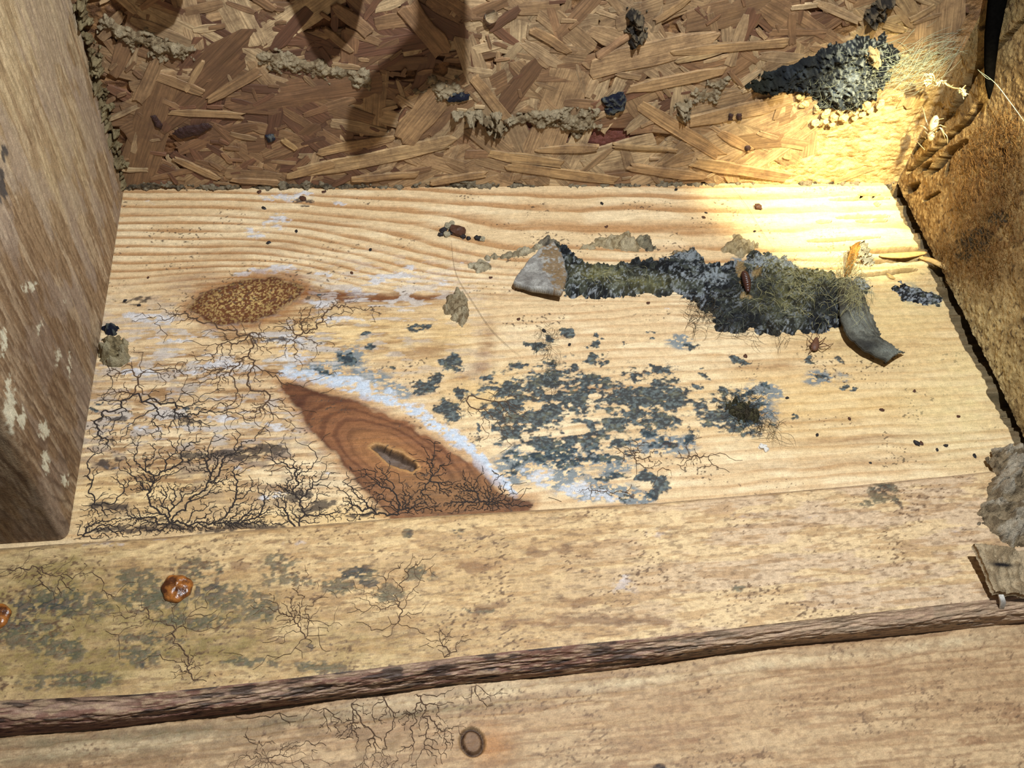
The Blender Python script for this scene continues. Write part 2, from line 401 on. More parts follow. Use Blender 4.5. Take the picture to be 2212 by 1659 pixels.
def plate_paint(px, py, X, Y):
    mm = 1000.0
    fx, fy = X*mm, Y*mm                                # millimetres on the board
    px0, py0 = px, py
    px, py = wander(px, py, fx, fy, 5, 6, 7)
    warp = fbm(fx/30, fy/9, 3, 3) - .5
    # growth rings
    sweep = -85*sstep(450, 1150, px0)*np.exp(-((py0 - 575)/110)**2)
    kb = 34*np.exp(-0.5*blob(px, py, 540, 648, 150, 60, -10))*np.sign(py - 645)
    ypix = py0 + sweep - kb + 5*warp + 7*np.sin(px0/410 + 1)
    pitch = 17.0
    ph = np.where(py0 < 655, ypix/pitch, fy/4.1 + .55*warp + 1.5*np.exp(-0.5*blob(px, py, 850, 980, 330, 170, 35)))
    ring = ph - np.floor(ph)
    late = sstep(.35, .82, ring)*sstep(1.0, .86, ring)
    late = late*(.5 + .7*fbm(fx/25, fy/3, 9, 3))*(0.55 + 0.75*sstep(650, 560, py0) + .1*sstep(1500, 1800, px))
    c = np.zeros(px.shape + (3,)) + lin((220, 190, 146))
    tone = fbm(fx/22, fy/6, 21, 4)
    c = mix(c, lin((232, 206, 164)), sstep(.4, .8, tone))
    c = mix(c, lin((176, 130, 84)), np.clip(late, 0, 1)*.9)
    yel = gsum(px, py, [(300, 1080, 200, 70), (700, 1120, 200, 40), (1800, 870, 260, 80), (780, 720, 200, 50), (1050, 850, 90, 50), (1900, 700, 200, 120), (960, 740, 60, 60)])
    c = mix(c, lin((222, 184, 112)), .45*yel)
    n_fine = fbm(fx/1.6, fy/1.0, 31, 4)
    n_mid = fbm(fx/5.5, fy/3.2, 41, 4)
    n_str = fbm(fx/9, fy/1.2, 51, 4)
    # brown stain
    br = np.clip(gsum(px, py, BROWN)*(.45 + 1.2*n_str), 0, 1)
    c = mix(c, lin((134, 88, 50)), br*.9)
    leftdirt = gsum(px, py, [(420, 850, 280, 130), (330, 1000, 220, 130), (600, 730, 270, 80), (560, 1000, 160, 110)])
    c = mix(c, lin((146, 108, 70)), leftdirt*sstep(.36, .70, n_str)*.9)
    c = mix(c, lin((128, 112, 96)), leftdirt*sstep(.55, .85, n_mid)*.5)
    # grey bloom and white bloom
    gy = np.clip(gsum(px, py, GREY)*(.45 + 1.3*n_mid), 0, 1)*sstep(.15, .5, n_fine)
    c = mix(c, lin((112, 124, 130)), sstep(.15, .6, gy)*.9)
    wx, wy = wander(px0, py0, fx, fy, 16, 9, 15)
    wv = gsum(wx, wy, WHITE)
    band, _ = seg_dist(wx, wy, [(610,806),(700,814),(770,828),(850,858),(905,890),(965,925),(1005,960),(1042,995),(1078,1040),(1110,1075)])
    bnd = sstep(30, 6, band)
    wm = np.maximum(sstep(.38, .68, wv*(.15 + .5*n_str + .65*n_fine)), sstep(.36, .8, bnd*(.1 + .6*n_fine + .6*n_mid)))
    c = mix(c, np.array(lin((204, 204, 208))), wm*.78)
    c = mix(c, lin((186, 200, 216)), wm*bnd*.7)
    tail, tp_ = seg_dist(px, py, [(640,625),(720,638),(820,645),(920,643),(1010,638)])
    tw_ = sstep(30, 3, tail*(1 + 1.6*tp_))*(.5 + .7*n_str)*sstep(1.0, .7, tp_)
    c = mix(c, lin((116, 70, 40)), np.clip(tw_, 0, 1)*.9)
    lm = gsum(px, py, [(520, 760, 330, 80), (420, 900, 250, 60), (830, 640, 150, 60)])*sstep(.56, .66, n_mid*.5 + n_str*.5)
    c = mix(c, lin((206, 198, 190)), lm*.75)
    # knots
    k1 = poly_sdf(px, py, KNOT1) + 8*(n_mid - .5)
    m1 = sstep(-5, 5, k1)
    c1 = np.zeros_like(c) + lin((104, 62, 34))
    c1 = mix(c1, lin((78, 42, 22)), sstep(18, 4, k1)*.6)
    c1 = mix(c1, lin((190, 158, 98)), sstep(.54, .62, fbm(fx/.6, fy/.6, 61, 3))*np.exp(-0.6*blob(px, py, 535, 650, 95, 34, -12))*.95)
    halo = sstep(-26, 0, k1)*(1 - m1)
    c = mix(c, lin((150, 96, 48)), halo*.7)
    c = mix(c, 0, m1*0) if False else c*(1 - m1[..., None]) + c1*m1[..., None]
    k2 = poly_sdf(px, py, KNOT2) + 9*(n_mid - .5)
    m2 = sstep(-7, 5, k2)
    dh = np.sqrt(blob(px, py, 850, 990, 62, 26, 28))
    rr = dh*2.3 + .5*fbm(fx/14, fy/9, 71, 3)
    rk = .5 + .5*np.sin(rr*6.28*.8)
    c2 = np.zeros_like(c) + lin((132, 86, 54))
    c2 = mix(c2, lin((92, 54, 32)), sstep(.4, 1, rk)*.7)
    c2 = mix(c2, lin((72, 38, 24)), np.clip(gsum(px, py, [(640, 870, 30, 34, 40), (720, 990, 60, 12, 52), (780, 1060, 50, 14, 50), (1110, 1085, 60, 20), (690, 850, 60, 10, 15)]), 0, 1)*.8)
    c2 = mix(c2, lin((168, 116, 70)), sstep(2.2, 1.1, dh)*.5)
    c2 = mix(c2, lin((140, 104, 66)), gsum(px, py, [(960, 1070, 130, 40)])*.6)
    c2 = c2*(.85 + .3*n_str)[..., None]
    halo2 = sstep(-24, 0, k2)*(1 - m2)
    c = mix(c, lin((160, 104, 54)), halo2*.55)
    c = c*(1 - m2[..., None]) + c2*m2[..., None]
    hs = poly_sdf(px, py, HOLE)
    mh = sstep(-2, 3, hs)
    c = mix(c, lin((104, 84, 70)), mh)
    rim = sstep(-9, -3, hs)*(1 - mh); c = mix(c, lin((196, 150, 92)), rim*.5)
    # mould colonies
    qx, qy = wander(px0, py0, fx, fy, 11, 4, 25)
    mv = gsum(qx, qy, MOULD)
    pale = np.clip(gsum(px, py, PALE), 0, 1)
    area = gsum(px, py, [(1190,870,210,100),(1380,880,170,100),(1250,960,200,70),(1590,890,90,60)])
    f = np.maximum(mv, .78*area)*(.56 + .42*n_fine + .62*(n_mid - .5)) - .9*sstep(.45, .75, pale)
    halo_m = sstep(.26, .46, f - .14*(1 - fbm(fx/.55, fy/.45, 27, 2)))
    mm_ = np.maximum(sstep(.40, .50, f), .75*halo_m*sstep(.5, .62, fbm(fx/.8, fy/.6, 29, 2)))*(1 - m2*.9)
    mc = np.zeros_like(c) + lin((32, 46, 54))
    mc = mix(mc, lin((92, 106, 108)), sstep(.45, .8, fbm(fx/1.0, fy/.7, 81, 3))*.8)
    mc = mix(mc, lin((110, 108, 80)), sstep(.66, .9, fbm(fx/2.2, fy/1.6, 83, 3))*.4)
    c = c*(1 - mm_[..., None]*.95) + mc*mm_[..., None]*.95
    grime = gsum(wx, wy, [(500,985,90,14),(430,990,50,12),(560,975,60,12),(350,1132,44,9),(690,1095,70,9),(470,1140,200,9),(260,1150,90,8),(640,1075,40,8),(240,1000,26,20),(230,1090,40,12),(560,1140,90,7),(760,1110,60,8),(420,905,60,7,0,.8),(250,910,30,10,0,.8),(560,740,120,6,0,.8),(660,700,60,8,0,.7),(300,650,60,8,0,.8),(1450,965,60,10,0,.6),(660,440,30,8)])
    c = mix(c, lin((58, 48, 44)), sstep(.42, .62, grime*(.2 + .5*n_mid + .6*n_fine))*.85)
    # dust and dark specks
    sp = vnoise((fx + .6*fy)/1.05, (fy - .5*fx)/.8, 91)*(.55 + .45*vnoise(fx/14, fy/9, 93))
    dens = .74 + .1*sstep(520, 700, py)*0 - .03*sstep(1300, 1800, px)
    spk = sstep(dens + .04, dens + .09, sp)*(1 - wm)
    c = mix(c, lin((74, 58, 46)), spk*.85)
    dust = gsum(px, py, [(1850, 440, 190, 70), (1960, 620, 120, 100), (2080, 850, 100, 120)])
    c = mix(c, lin((226, 204, 146)), dust*.55*(.6 + .8*n_mid))
    # relief
    H = -.00012*late + .00022*mm_*n_fine + .0002*wm*n_fine - .0003*mh + .00012*(tone - .5)
    H = H - .0030*sstep(-1, 6, hs)*(.75 + .5*n_mid) - .0012*m1*0
    H = H + .0004*m1*n_fine
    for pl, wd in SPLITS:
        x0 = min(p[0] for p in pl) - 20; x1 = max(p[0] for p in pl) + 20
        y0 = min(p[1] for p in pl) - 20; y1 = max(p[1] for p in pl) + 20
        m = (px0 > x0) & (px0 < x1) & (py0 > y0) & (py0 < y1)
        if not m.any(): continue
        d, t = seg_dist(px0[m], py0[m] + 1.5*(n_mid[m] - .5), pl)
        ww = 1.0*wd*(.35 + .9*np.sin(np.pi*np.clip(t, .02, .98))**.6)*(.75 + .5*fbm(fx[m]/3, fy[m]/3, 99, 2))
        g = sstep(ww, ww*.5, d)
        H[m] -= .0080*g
        cm = c[m]; c[m] = cm*(1 - .9*g[:, None]) + lin((46, 30, 14))*.9*g[:, None]  # dirt and recess shade both painted into the split colour
    return c, H, mm_, wm, k1, k2

plate = empty('bottom_plate', tuple((FL + FR)/2*[1, 1, 0] + np.array([0, 0, -.038])))
tag(plate, 'pale pine plank lying flat between two studs, spotted with blue-green mould', 'plank')
nx, ny = 1060, 500
s = lerp_axis(0.0, 1.0, nx, 0.30, 12); t = np.linspace(-.03, 1.004, ny)
ss, tt = np.meshgrid(s, t)
P = ((1 - ss)*(1 - tt))[..., None]*FL + (ss*(1 - tt))[..., None]*FR + ((1 - ss)*tt)[..., None]*BL + (ss*tt)[..., None]*BR
px, py = project(P)
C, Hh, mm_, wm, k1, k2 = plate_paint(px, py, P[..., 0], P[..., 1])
gapn = fbm(P[..., 1]*1000/5, P[..., 0]*0, 5, 4)
gap = sstep(.9870 - .006*gapn, .9905 - .006*gapn, ss + 0*tt)      # open joint beside the right stud
Hh = Hh*(ss > 0)*(ss < 1) - .006*gap*(.5 + gapn)
C = mix(C, lin((60, 44, 26)), gap*.8)
P = P + Hh[..., None]*Z
N = grid_normals(P)
F = grid_faces(*ss.shape)
fm = (mm_[:-1, :-1] + mm_[1:, 1:])/2; fw = (wm[:-1, :-1] + wm[1:, 1:])/2
f1 = k1[:-1, :-1]; f2 = k2[:-1, :-1]
cls = np.zeros(fm.shape, np.int32)
def components(mask, minsize, base, step=2):
    """label connected regions of a face mask; only those of at least minsize faces"""
    m = mask.copy(); lab = np.zeros(m.shape, np.int32); k = base; ny_, nx_ = m.shape
    pts = np.argwhere(m); seen = np.zeros(m.shape, bool)
    for (i, j) in pts:
        if seen[i, j]: continue
        st = [(i, j)]; seen[i, j] = True; comp = []
        while st:
            a, b = st.pop(); comp.append((a, b))
            for c_, d_ in ((a + 1, b), (a - 1, b), (a, b + 1), (a, b - 1)):
                if 0 <= c_ < ny_ and 0 <= d_ < nx_ and m[c_, d_] and not seen[c_, d_]:
                    seen[c_, d_] = True; st.append((c_, d_))
        if len(comp) >= minsize:
            k += 1
            ii = np.array(comp); lab[ii[:, 0], ii[:, 1]] = k
    return lab, k
lm_, kM = components(fm > .5, 130, 10)
lw_, kW = components((fw > .5) & (fm <= .5), 220, 1000)
cls = np.where(lw_ > 0, lw_, cls); cls = np.where(lm_ > 0, lm_, cls)
cls = np.where((f1 > 0) & (fm <= .5), 1, cls); cls = np.where((f2 > 0) & (lm_ == 0), 2, cls)
Pf, Cf, Nf = P.reshape(-1, 3), C.reshape(-1, 3), N.reshape(-1, 3)
for k in np.unique(cls):
    fc = F[cls == k].reshape(-1, 4)
    a, b, n_, f_ = sub_mesh(Pf, Cf, Nf, fc)
    if k == 0:
        # sides and underside of the board joined to the top
        q = [FL, FR, BR, BL]; ex = .30
        F0, F1 = FL - (BL - FL)*.03, FR - (BR - FR)*.03
        crn = [F0 + (FL - FR)*ex, F1 + (FR - FL)*ex, BR + (BR - BL)*ex, BL + (BL - BR)*ex]
        sv = np.array([v + np.array([0, 0, z]) for z in (-.0001, -.038) for v in crn])
        sf = np.array([(0, 1, 5, 4), (1, 2, 6, 5), (2, 3, 7, 6), (3, 0, 4, 7), (4, 5, 6, 7)]) + len(a)
        a = np.concatenate([a, sv]); b = np.concatenate([b, np.tile(lin((170, 130, 84)), (8, 1))])
        f_ = np.concatenate([f_, sf]); n_ = np.concatenate([n_, np.tile(Z, (8, 1))])
    nm = 'board' if k == 0 else 'knot' if k in (1, 2) else 'mould_patch' if k < 1000 else 'white_bloom'
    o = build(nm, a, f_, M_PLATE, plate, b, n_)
    if nm == 'knot': o['label'] = 'dark brown knot dusted with yellow grains' if k == 1 else 'large reddish brown knot with a slot hole'

# ------------------------------------------------------------------ branching mould threads
def threads(name, plane, seeds, areas, n, parent, mat, wmin=.00013, wmax=.0006, link=0.0, lift=.00012, seed=1, tough=1.0, keep=None):
    """shortest-path trees over scattered points: river-like threads that thin out away from their seeds"""
    r = np.random.default_rng(seed)
    wts = np.array([a[2]*a[3]*(a[5] if len(a) > 5 else 1) for a in areas]); wts = wts/wts.sum()
    pts = []
    for a, wt in zip(areas, wts):
        m = int(n*wt) + 1
        ang = math.radians(a[4] if len(a) > 4 else 0); q = np.abs(r.normal(0, .62, m)); th = r.random(m)*6.2832
        u, v = a[2]*q*np.cos(th), a[3]*q*np.sin(th)
        pts.append(np.stack([a[0] + u*math.cos(ang) - v*math.sin(ang), a[1] + u*math.sin(ang) + v*math.cos(ang)], -1))
    pts = np.concatenate([np.array(seeds, float)] + pts)
    if keep is not None: pts = np.concatenate([pts[:len(seeds)], pts[len(seeds):][keep(pts[len(seeds):, 0], pts[len(seeds):, 1])]])
    UV = plane.px2uv(pts)
    ok = fbm(UV[:, 0]*1000/9, UV[:, 1]*1000/6, 77 + seed, 3) > .36*r.random(len(UV)) + .08; ok[:len(seeds)] = True
    pts = pts[ok]; UV = UV[ok]
    cell = .0035; bins = {}
    for i, (a, b) in enumerate(UV): bins.setdefault((int(a//cell), int(b//cell)), []).append(i)
    adj = [[] for _ in pts]
    for i, (a, b) in enumerate(UV):
        ca, cb = int(a//cell), int(b//cell); cand = []
        for da in (-1, 0, 1):
            for db in (-1, 0, 1): cand += bins.get((ca + da, cb + db), [])
        cand = [(math.hypot(UV[j][0] - a, UV[j][1] - b), j) for j in cand if j != i]
        cand.sort()
        for d, j in cand[:7]:
            wgt = d**1.6*(.25 + r.random()**2*2.2*tough)
            adj[i].append((j, wgt, d)); adj[j].append((i, wgt, d))
    dist = [1e9]*len(pts); par = [-1]*len(pts); order = []
    hq = []
    for i in range(len(seeds)): dist[i] = 0; heapq.heappush(hq, (0, i))
    done = [False]*len(pts)
    while hq:
        d, i = heapq.heappop(hq)
        if done[i]: continue
        done[i] = True; order.append(i)
        for j, wgt, dd in adj[i]:
            if d + wgt < dist[j]: dist[j] = d + wgt; par[j] = i; heapq.heappush(hq, (dist[j], j))
    size = [1]*len(pts)
    for i in reversed(order):
        if par[i] >= 0: size[par[i]] += size[i]
    drop = r.random(len(pts)) < .25
    edges = [(i, par[i], wmin + (wmax - wmin)*min(1, (size[i]/120.0))**.5) for i in order if par[i] >= 0 and not (size[i] < 3 and drop[i])]
    if link > 0:
        for i in range(len(pts)):
            for j, wgt, dd in adj[i][:3]:
                if j > i and r.random() < link: edges.append((i, j, wmin))
    V = []; Fc = []
    e1, e2, nn = plane.e1, plane.e2, plane.n
    for i, j, wd in edges:
        a, b = UV[i], UV[j]; d = b - a; L = math.hypot(*d)
        if L < 1e-6 or L > .006: continue
        mid = (a + b)/2 + np.array([-d[1], d[0]])*(r.random() - .5)*.5
        for p, q in ((a, mid), (mid, b)):
            dd = q - p; ll = math.hypot(*dd) + 1e-9; nrm = np.array([-dd[1], dd[0]])/ll*wd*.5
            k = len(V)
            for pt, off, h in ((p, nrm, 0), (p, 0*nrm, lift), (p, -nrm, 0), (q, nrm, 0), (q, 0*nrm, lift), (q, -nrm, 0)):
                w_ = pt + off; V.append(plane.o + w_[0]*e1 + w_[1]*e2 + nn*(h + .00016))
            Fc += [(k, k + 1, k + 4, k + 3), (k + 1, k + 2, k + 5, k + 4)]
    o = build(name, np.array(V), np.array(Fc), mat, parent)
    o['kind'] = 'stuff'
    return o

in_plate = lambda x, y: (y < 1172 - .072*x - 3 + 12) & (x > 272 - .158*(y - 395) + 4)
threads('mould_threads', PLATE, [(370,1130),(180,1158),(640,1150),(860,1112),(980,960),(300,850),(200,1090)],
        [(300,1120,130,40),(560,1110,130,40),(760,1090,90,40),(460,980,140,50),(460,1040,120,60),(230,960,40,110),(640,1020,60,70),(210,1130,60,40),(480,1130,260,26,-4,2.5),(330,1040,140,90),(620,1060,150,70),(400,900,150,60,0,.7)],
        9000, plate, M_VEIN, seed=3, wmin=.0001, wmax=.00055, keep=in_plate)
threads('mould_threads', PLATE, [(860,1105),(930,1040),(1050,1090)],
        [(950,1075,110,38,-4),(1010,1060,90,36),(930,1000,40,40),(880,1090,50,26),(1060,1085,90,26),(820,1050,40,50)], 2600, plate, M_VEIN, wmin=.00012, wmax=.0005, link=.35, seed=5, keep=in_plate)
threads('mould_threads', PLATE, [(540,720),(230,760),(640,730),(300,830),(490,640)],
        [(560,730,140,40),(480,800,160,60),(260,830,60,70),(650,700,80,40),(380,680,90,20),(740,660,70,30),(560,880,90,40)], 2200, plate, M_VEIN_B, wmin=.00010, wmax=.00055, seed=7, keep=in_plate)
threads('mould_threads', PLATE, [(1520,985),(1290,1060),(1420,1030),(1030,860),(1370,990)],
        [(1480,990,90,30),(1400,1010,60,40),(1300,1062,80,16),(1050,880,50,30),(1100,900,50,50),(1640,930,60,14),(1370,980,50,30)], 900, plate, M_VEIN_B, wmin=.0001, wmax=.00045, link=.1, seed=9, keep=in_plate)

# ------------------------------------------------------------------ front board, its bark edge and the board below
def line_y(pts, x):
    a = np.array(pts, float); return np.interp(x, a[:, 0], a[:, 1])
E_BACK = [(-900,1240),(-200,1192),(0,1180),(300,1160),(880,1114),(1430,1082),(1800,1050),(2212,1008),(2450,984),(3300,900)]
E_FRONT = [(-900,1604),(-200,1534),(0,1514),(300,1500),(520,1478),(760,1450),(1000,1418),(1250,1392),(1400,1378),(1650,1350),(1900,1322),(2212,1286),(2450,1262),(3300,1176)]
E_LOW = [(-900,1680),(-200,1610),(0,1591),(250,1572),(500,1541),(760,1506),(1000,1478),(1300,1450),(1660,1398),(1900,1376),(2212,1345),(2450,1322),(3300,1238)]

def front_paint(px, py, X, Y):
    fx, fy = X*1000, Y*1000
    px, py = wander(px, py, fx, fy, 13, 6, 105)
    n1 = fbm(fx/24, fy/5, 101, 4); n2 = fbm(fx/4, fy/2.6, 111, 4); n3 = fbm(fx/1.4, fy/1.0, 121, 3); n4 = fbm(fx/10, fy/1.6, 131, 4)
    c = np.zeros(px.shape + (3,)) + lin((198, 164, 116))
    c = mix(c, lin((208, 180, 148)), sstep(1000, 1700, px)*.8)
    c = mix(c, lin((226, 194, 142)), sstep(.5, .68, n1)*.6)
    c = mix(c, lin((166, 126, 82)), sstep(.54, .72, n4)*.55)
    olive = gsum(px, py, [(90,1330,260,110),(350,1330,200,60),(130,1440,240,60),(100,1250,160,50),(420,1400,200,50),(700,1400,200,60,0,.5)])
    c = mix(c, lin((136, 116, 66)), np.clip(olive*(.35 + .9*n2), 0, .85))
    grn = gsum(px, py, [(140,1300,120,40),(330,1290,110,36),(430,1230,60,28),(500,1290,90,30),(130,1400,60,30),(300,1420,60,26),(50,1370,80,40),(600,1220,40,26),(640,1255,60,16),
       (780,1240,60,20),(740,1260,60,22),(840,1280,40,20),(560,1320,40,28),(430,1340,100,18),(330,1380,80,18),(700,1440,80,14),(540,1430,80,14),(150,1470,120,20),(300,1250,60,20),(1040,1320,40,8),
       (1910,1055,36,24),(1890,1085,30,12),(1930,1075,20,18),(1600,1270,20,8),(985,1150,16,10),(880,1155,12,10),(900,1240,40,18)])
    gm = sstep(.36, .60, grn*(.35 + .75*n3 + .35*(n2 - .5)))
    c = mix(c, lin((72, 76, 62)), gm*.8)
    blk = gsum(px, py, [(765,1235,50,14),(790,1262,40,10),(1905,1050,20,18),(1945,1085,12,12),(982,1152,9,9),(886,1160,8,10),(310,1440,10,7),(660,1398,8,6),(100,1310,100,24,0,.8),(30,1340,60,30,0,.9),(440,1270,60,22,0,.8)])
    c = mix(c, lin((56, 58, 56)), sstep(.42, .6, blk*(.4 + .8*n3))*.85)
    brn = gsum(px, py, [(520,1220,36,12),(1060,1310,40,9,-10),(1020,1225,40,14),(1240,1300,60,12),(1350,1270,30,30,0,.5),(1180,1190,60,10),(1420,1345,60,10),(1030,1330,20,10),(1300,1340,120,10),(1150,1350,80,8)])
    c = mix(c, lin((128, 92, 62)), sstep(.3, .6, brn*(.4 + .8*n2))*.7)
    wht = gsum(px, py, [(230,1175,60,9),(350,1160,40,7),(640,1170,50,8,0,.8),(1350,1265,40,28),(1350,1240,24,10),(1600,1110,40,14,0,.7),(1760,1120,40,14,0,.7),(1420,1150,50,20,0,.7),(2080,1150,30,20,0,.7)])
    c = mix(c, lin((210, 202, 202)), sstep(.40, .85, wht*(.1 + .5*n2 + .6*n3))*.6)
    c = mix(c, lin((150, 120, 88)), sstep(.55, .85, n3)*.35)
    c = mix(c, lin((112, 84, 60)), sstep(.72, .88, fbm(fx/2.6, fy/.9, 145, 3))*.5)
    sp = vnoise((fx + .6*fy)/1.0, (fy - .5*fx)/.8, 141)*(.5 + .5*vnoise(fx/12, fy/8, 143))
    c = mix(c, lin((92, 66, 46)), sstep(.70, .76, sp)*.8)
    H = .00015*gm*n3 + .0003*(n1 - .5) + .00012*(n3 - .5)
    return c, H

front = empty('front_board', tuple(FRONT.hit(np.array(1100.), np.array(1250.)) - np.array([0, 0, .021])))
tag(front, 'greenish stained pine board with bark edge nailed along the front of the plate', 'plank')
gx = np.concatenate([np.linspace(-900, -110, 50), np.linspace(-100, 2312, 760), np.linspace(2322, 3200, 50)]); gt = np.linspace(0, 1, 200)
PX, TT = np.meshgrid(gx, gt)
PY = line_y(E_BACK, PX)*(1 - TT) + line_y(E_FRONT, PX)*TT
P = FRONT.hit(PX, PY)
C, Hh = front_paint(PX, PY, P[..., 0], P[..., 1])
edge_r = np.minimum(TT, 1e9)
Hh = Hh - .0012*np.exp(-(TT/.02)**2)
P = P + Hh[..., None]*Z
C = mix(C, lin((140, 116, 92)), np.exp(-(TT/.016)**2)*.6)
# turn the rear edge down towards the plate, and close front, underside and ends
rear = P[0].copy(); rear[:, 2] = -.0004; rear[:, 1] += .0002
P2 = np.concatenate([rear[None], P], 0); C2 = np.concatenate([C[:1]*.8, C], 0)
N2 = grid_normals(P2[::-1])[::-1]
build('board', P2[::-1].reshape(-1, 3), grid_faces(*P2.shape[:2]).reshape(-1, 4), M_FRONT, front, C2[::-1].reshape(-1, 3))
# bark (wane) strip: rounded lower edge
gt = np.linspace(0, 1, 60); PX, TT = np.meshgrid(gx, gt)
A = FRONT.hit(gx, line_y(E_FRONT, gx)); B = LOWER.hit(gx, line_y(E_LOW, gx))
Pb = A[None]*(1 - TT)[..., None] + B[None]*TT[..., None]
out = unit(np.array([0, -.75, .65]))
fx = Pb[..., 0]*1000
nb = fbm(fx/16, TT*5, 151, 4); nb2 = fbm(fx/3.2, TT*22, 161, 4); nb3 = fbm(fx/50, TT*2, 171, 2)
Pb = Pb + (np.sin(np.pi*TT)*.0018*(.6 + .8*nb3) + (.0012*(nb - .5) + .0007*(nb2 - .5))*np.sin(np.pi*TT)**.5)[..., None]*out
pxb, pyb = project(Pb)
Cb = np.zeros(Pb.shape) + lin((160, 128, 106))
Cb = mix(Cb, lin((124, 86, 70)), sstep(.4, .62, nb)*.9)
Cb = mix(Cb, lin((186, 156, 122)), sstep(.55, .7, nb2)*.6)
Cb = mix(Cb, lin((52, 42, 38)), sstep(.60, .74, fbm(fx/7, TT*9, 181, 4))*.8)
Cb = mix(Cb, lin((112, 74, 64)), sstep(.45, .8, TT)*sstep(760, 300, pxb)*.8)
Cb = mix(Cb, lin((196, 166, 134)), sstep(1300, 1700, pxb)*.5)
o = build('bark_edge', Pb[::-1].reshape(-1, 3), grid_faces(*PX.shape).reshape(-1, 4), M_FRONT, front, Cb[::-1].reshape(-1, 3))
o['label'] = 'purplish brown bark strip along the lower edge'
threads('mould_threads', FRONT, [(860,1345),(420,1470),(660,1380),(960,1420),(20,1230)],
        [(840,1290,80,60),(640,1330,80,70),(420,1430,70,40),(900,1220,40,30),(960,1380,40,30),(100,1240,120,50,0,.5),(300,1320,200,70,0,.3)], 1500, front, M_VEIN_B, wmin=.00008, wmax=.00032, seed=12)

def lower_paint(px, py, X, Y):
    fx, fy = X*1000, Y*1000
    yl = line_y(E_LOW, px)
    d = py - yl                                            # pixels below the bark edge
    n1 = fbm(fx/30, fy/5, 201, 4); n2 = fbm(fx/4, fy/2.5, 211, 4); n3 = fbm(fx/1.4, fy/1.0, 221, 3); n4 = fbm(fx/14, fy/1.1, 231, 4)
    c = np.zeros(px.shape + (3,)) + lin((188, 154, 114))
    c = mix(c, lin((206, 174, 132)), sstep(.5, .7, n1)*.6)
    ph = d/27 + 1.2*(n1 - .5); ring = ph - np.floor(ph)
    late = sstep(.5, .85, ring)*sstep(1, .93, ring)*sstep(130, 30, d)
    c = mix(c, lin((134, 96, 64)), late*.65)
    c = mix(c, lin((150, 112, 78)), sstep(.54, .7, n4)*.55)
    gn = gsum(px, py, [(300,1590,240,14,-5),(640,1555,180,10,-6),(150,1630,200,10,-5),(900,1540,160,8,-6),(80,1605,120,12)])
    c = mix(c, lin((120, 112, 84)), np.clip(gn*(.4 + .8*n2), 0, 1)*.75)
    wt = gsum(px, py, [(250,1612,220,10,-5),(860,1520,120,12,-6),(1080,1490,120,14,-8),(1350,1475,120,12,-7),(1700,1430,160,10,-7),(2000,1395,160,10,-7)])
    c = mix(c, lin((226, 202, 160)), np.clip(wt*(.4 + .9*n2), 0, 1)*.65)
    grime = gsum(px, py, [(300,1640,400,40),(700,1600,300,60),(1100,1640,300,40,0,.6)])
    c = mix(c, lin((128, 100, 70)), np.clip(grime*sstep(.42, .62, n2), 0, 1)*.6)
    kn = np.sqrt(blob(px, py, 1020, 1603, 25, 30, -15))
    c = mix(c, lin((176, 116, 62)), np.exp(-((px - 1060)/50)**2 - ((py - 1610)/45)**2)*.7)
    c = mix(c, lin((60, 40, 28)), sstep(1.15, .95, kn))
    c = mix(c, lin((124, 92, 64)), sstep(.85, .6, kn))
    k2_ = np.sqrt(blob(px, py, 1424, 1664, 16, 14))
    c = mix(c, lin((60, 46, 40)), sstep(1.2, .9, k2_))
    rust = gsum(px, py, [(1340,1655,20,10),(2190,1545,30,20),(1680,1580,20,8),(1500,1600,20,6),(2100,1600,30,10)])
    c = mix(c, lin((140, 98, 66)), sstep(.3, .6, rust*(.4 + .8*n3))*.6)
    sp = vnoise((fx + .6*fy)/1.0, (fy - .5*fx)/.8, 241)*(.5 + .5*vnoise(fx/12, fy/8, 243))
    c = mix(c, lin((96, 70, 50)), sstep(.72, .78, sp)*.7)
    c = mix(c, lin((140, 108, 78)), sstep(.5, .85, n3)*.4)
    H = .0004*(n1 - .5) - .0002*late + .00012*(n3 - .5) - .0012*sstep(1.15, 1.0, kn)*sstep(.72, .9, kn) + .0002*sstep(.9, .7, kn)
    return c, H, kn

sill = empty('sill_beam', tuple(LOWER.hit(np.array(1100.), np.array(1560.)) - np.array([0, 0, .05])))
tag(sill, 'weathered pine beam below the bark-edged board with a round knot', 'beam')
gx2 = np.concatenate([np.linspace(-900, -110, 50), np.linspace(-100, 2312, 700), np.linspace(2322, 3200, 50)]); gt = np.linspace(-.12, 1, 190)
PX, TT = np.meshgrid(gx2, gt)
PY = line_y(E_LOW, PX)*(1 - TT) + 1900*TT
P = LOWER.hit(PX, PY)
C, Hh, kn = lower_paint(PX, PY, P[..., 0], P[..., 1])
P = P + Hh[..., None]*Z
fr = P[-1].copy(); fr[:, 2] -= .05
bk = P[0].copy(); bk[:, 2] -= .05
P2 = np.concatenate([bk[None], P, fr[None]], 0); C2 = np.concatenate([C[:1], C, C[-1:]], 0)
F2 = grid_faces(*P2.shape[:2])
P2r = P2[::-1].reshape(-1, 3); C2r = C2[::-1].reshape(-1, 3)
knf = np.zeros(F2.shape[:2], bool); kk = (kn < 1.05)[::-1]; knf[1:-1, :] = kk[:-1, :-1]
N2 = grid_normals(P2[::-1]).reshape(-1, 3)
for nm, sel in (('board', ~knf), ('knot', knf)):
    a, b, n_, f_ = sub_mesh(P2r, C2r, N2, F2[sel].reshape(-1, 4))
    build(nm, a, f_, M_FRONT, sill, b, n_)
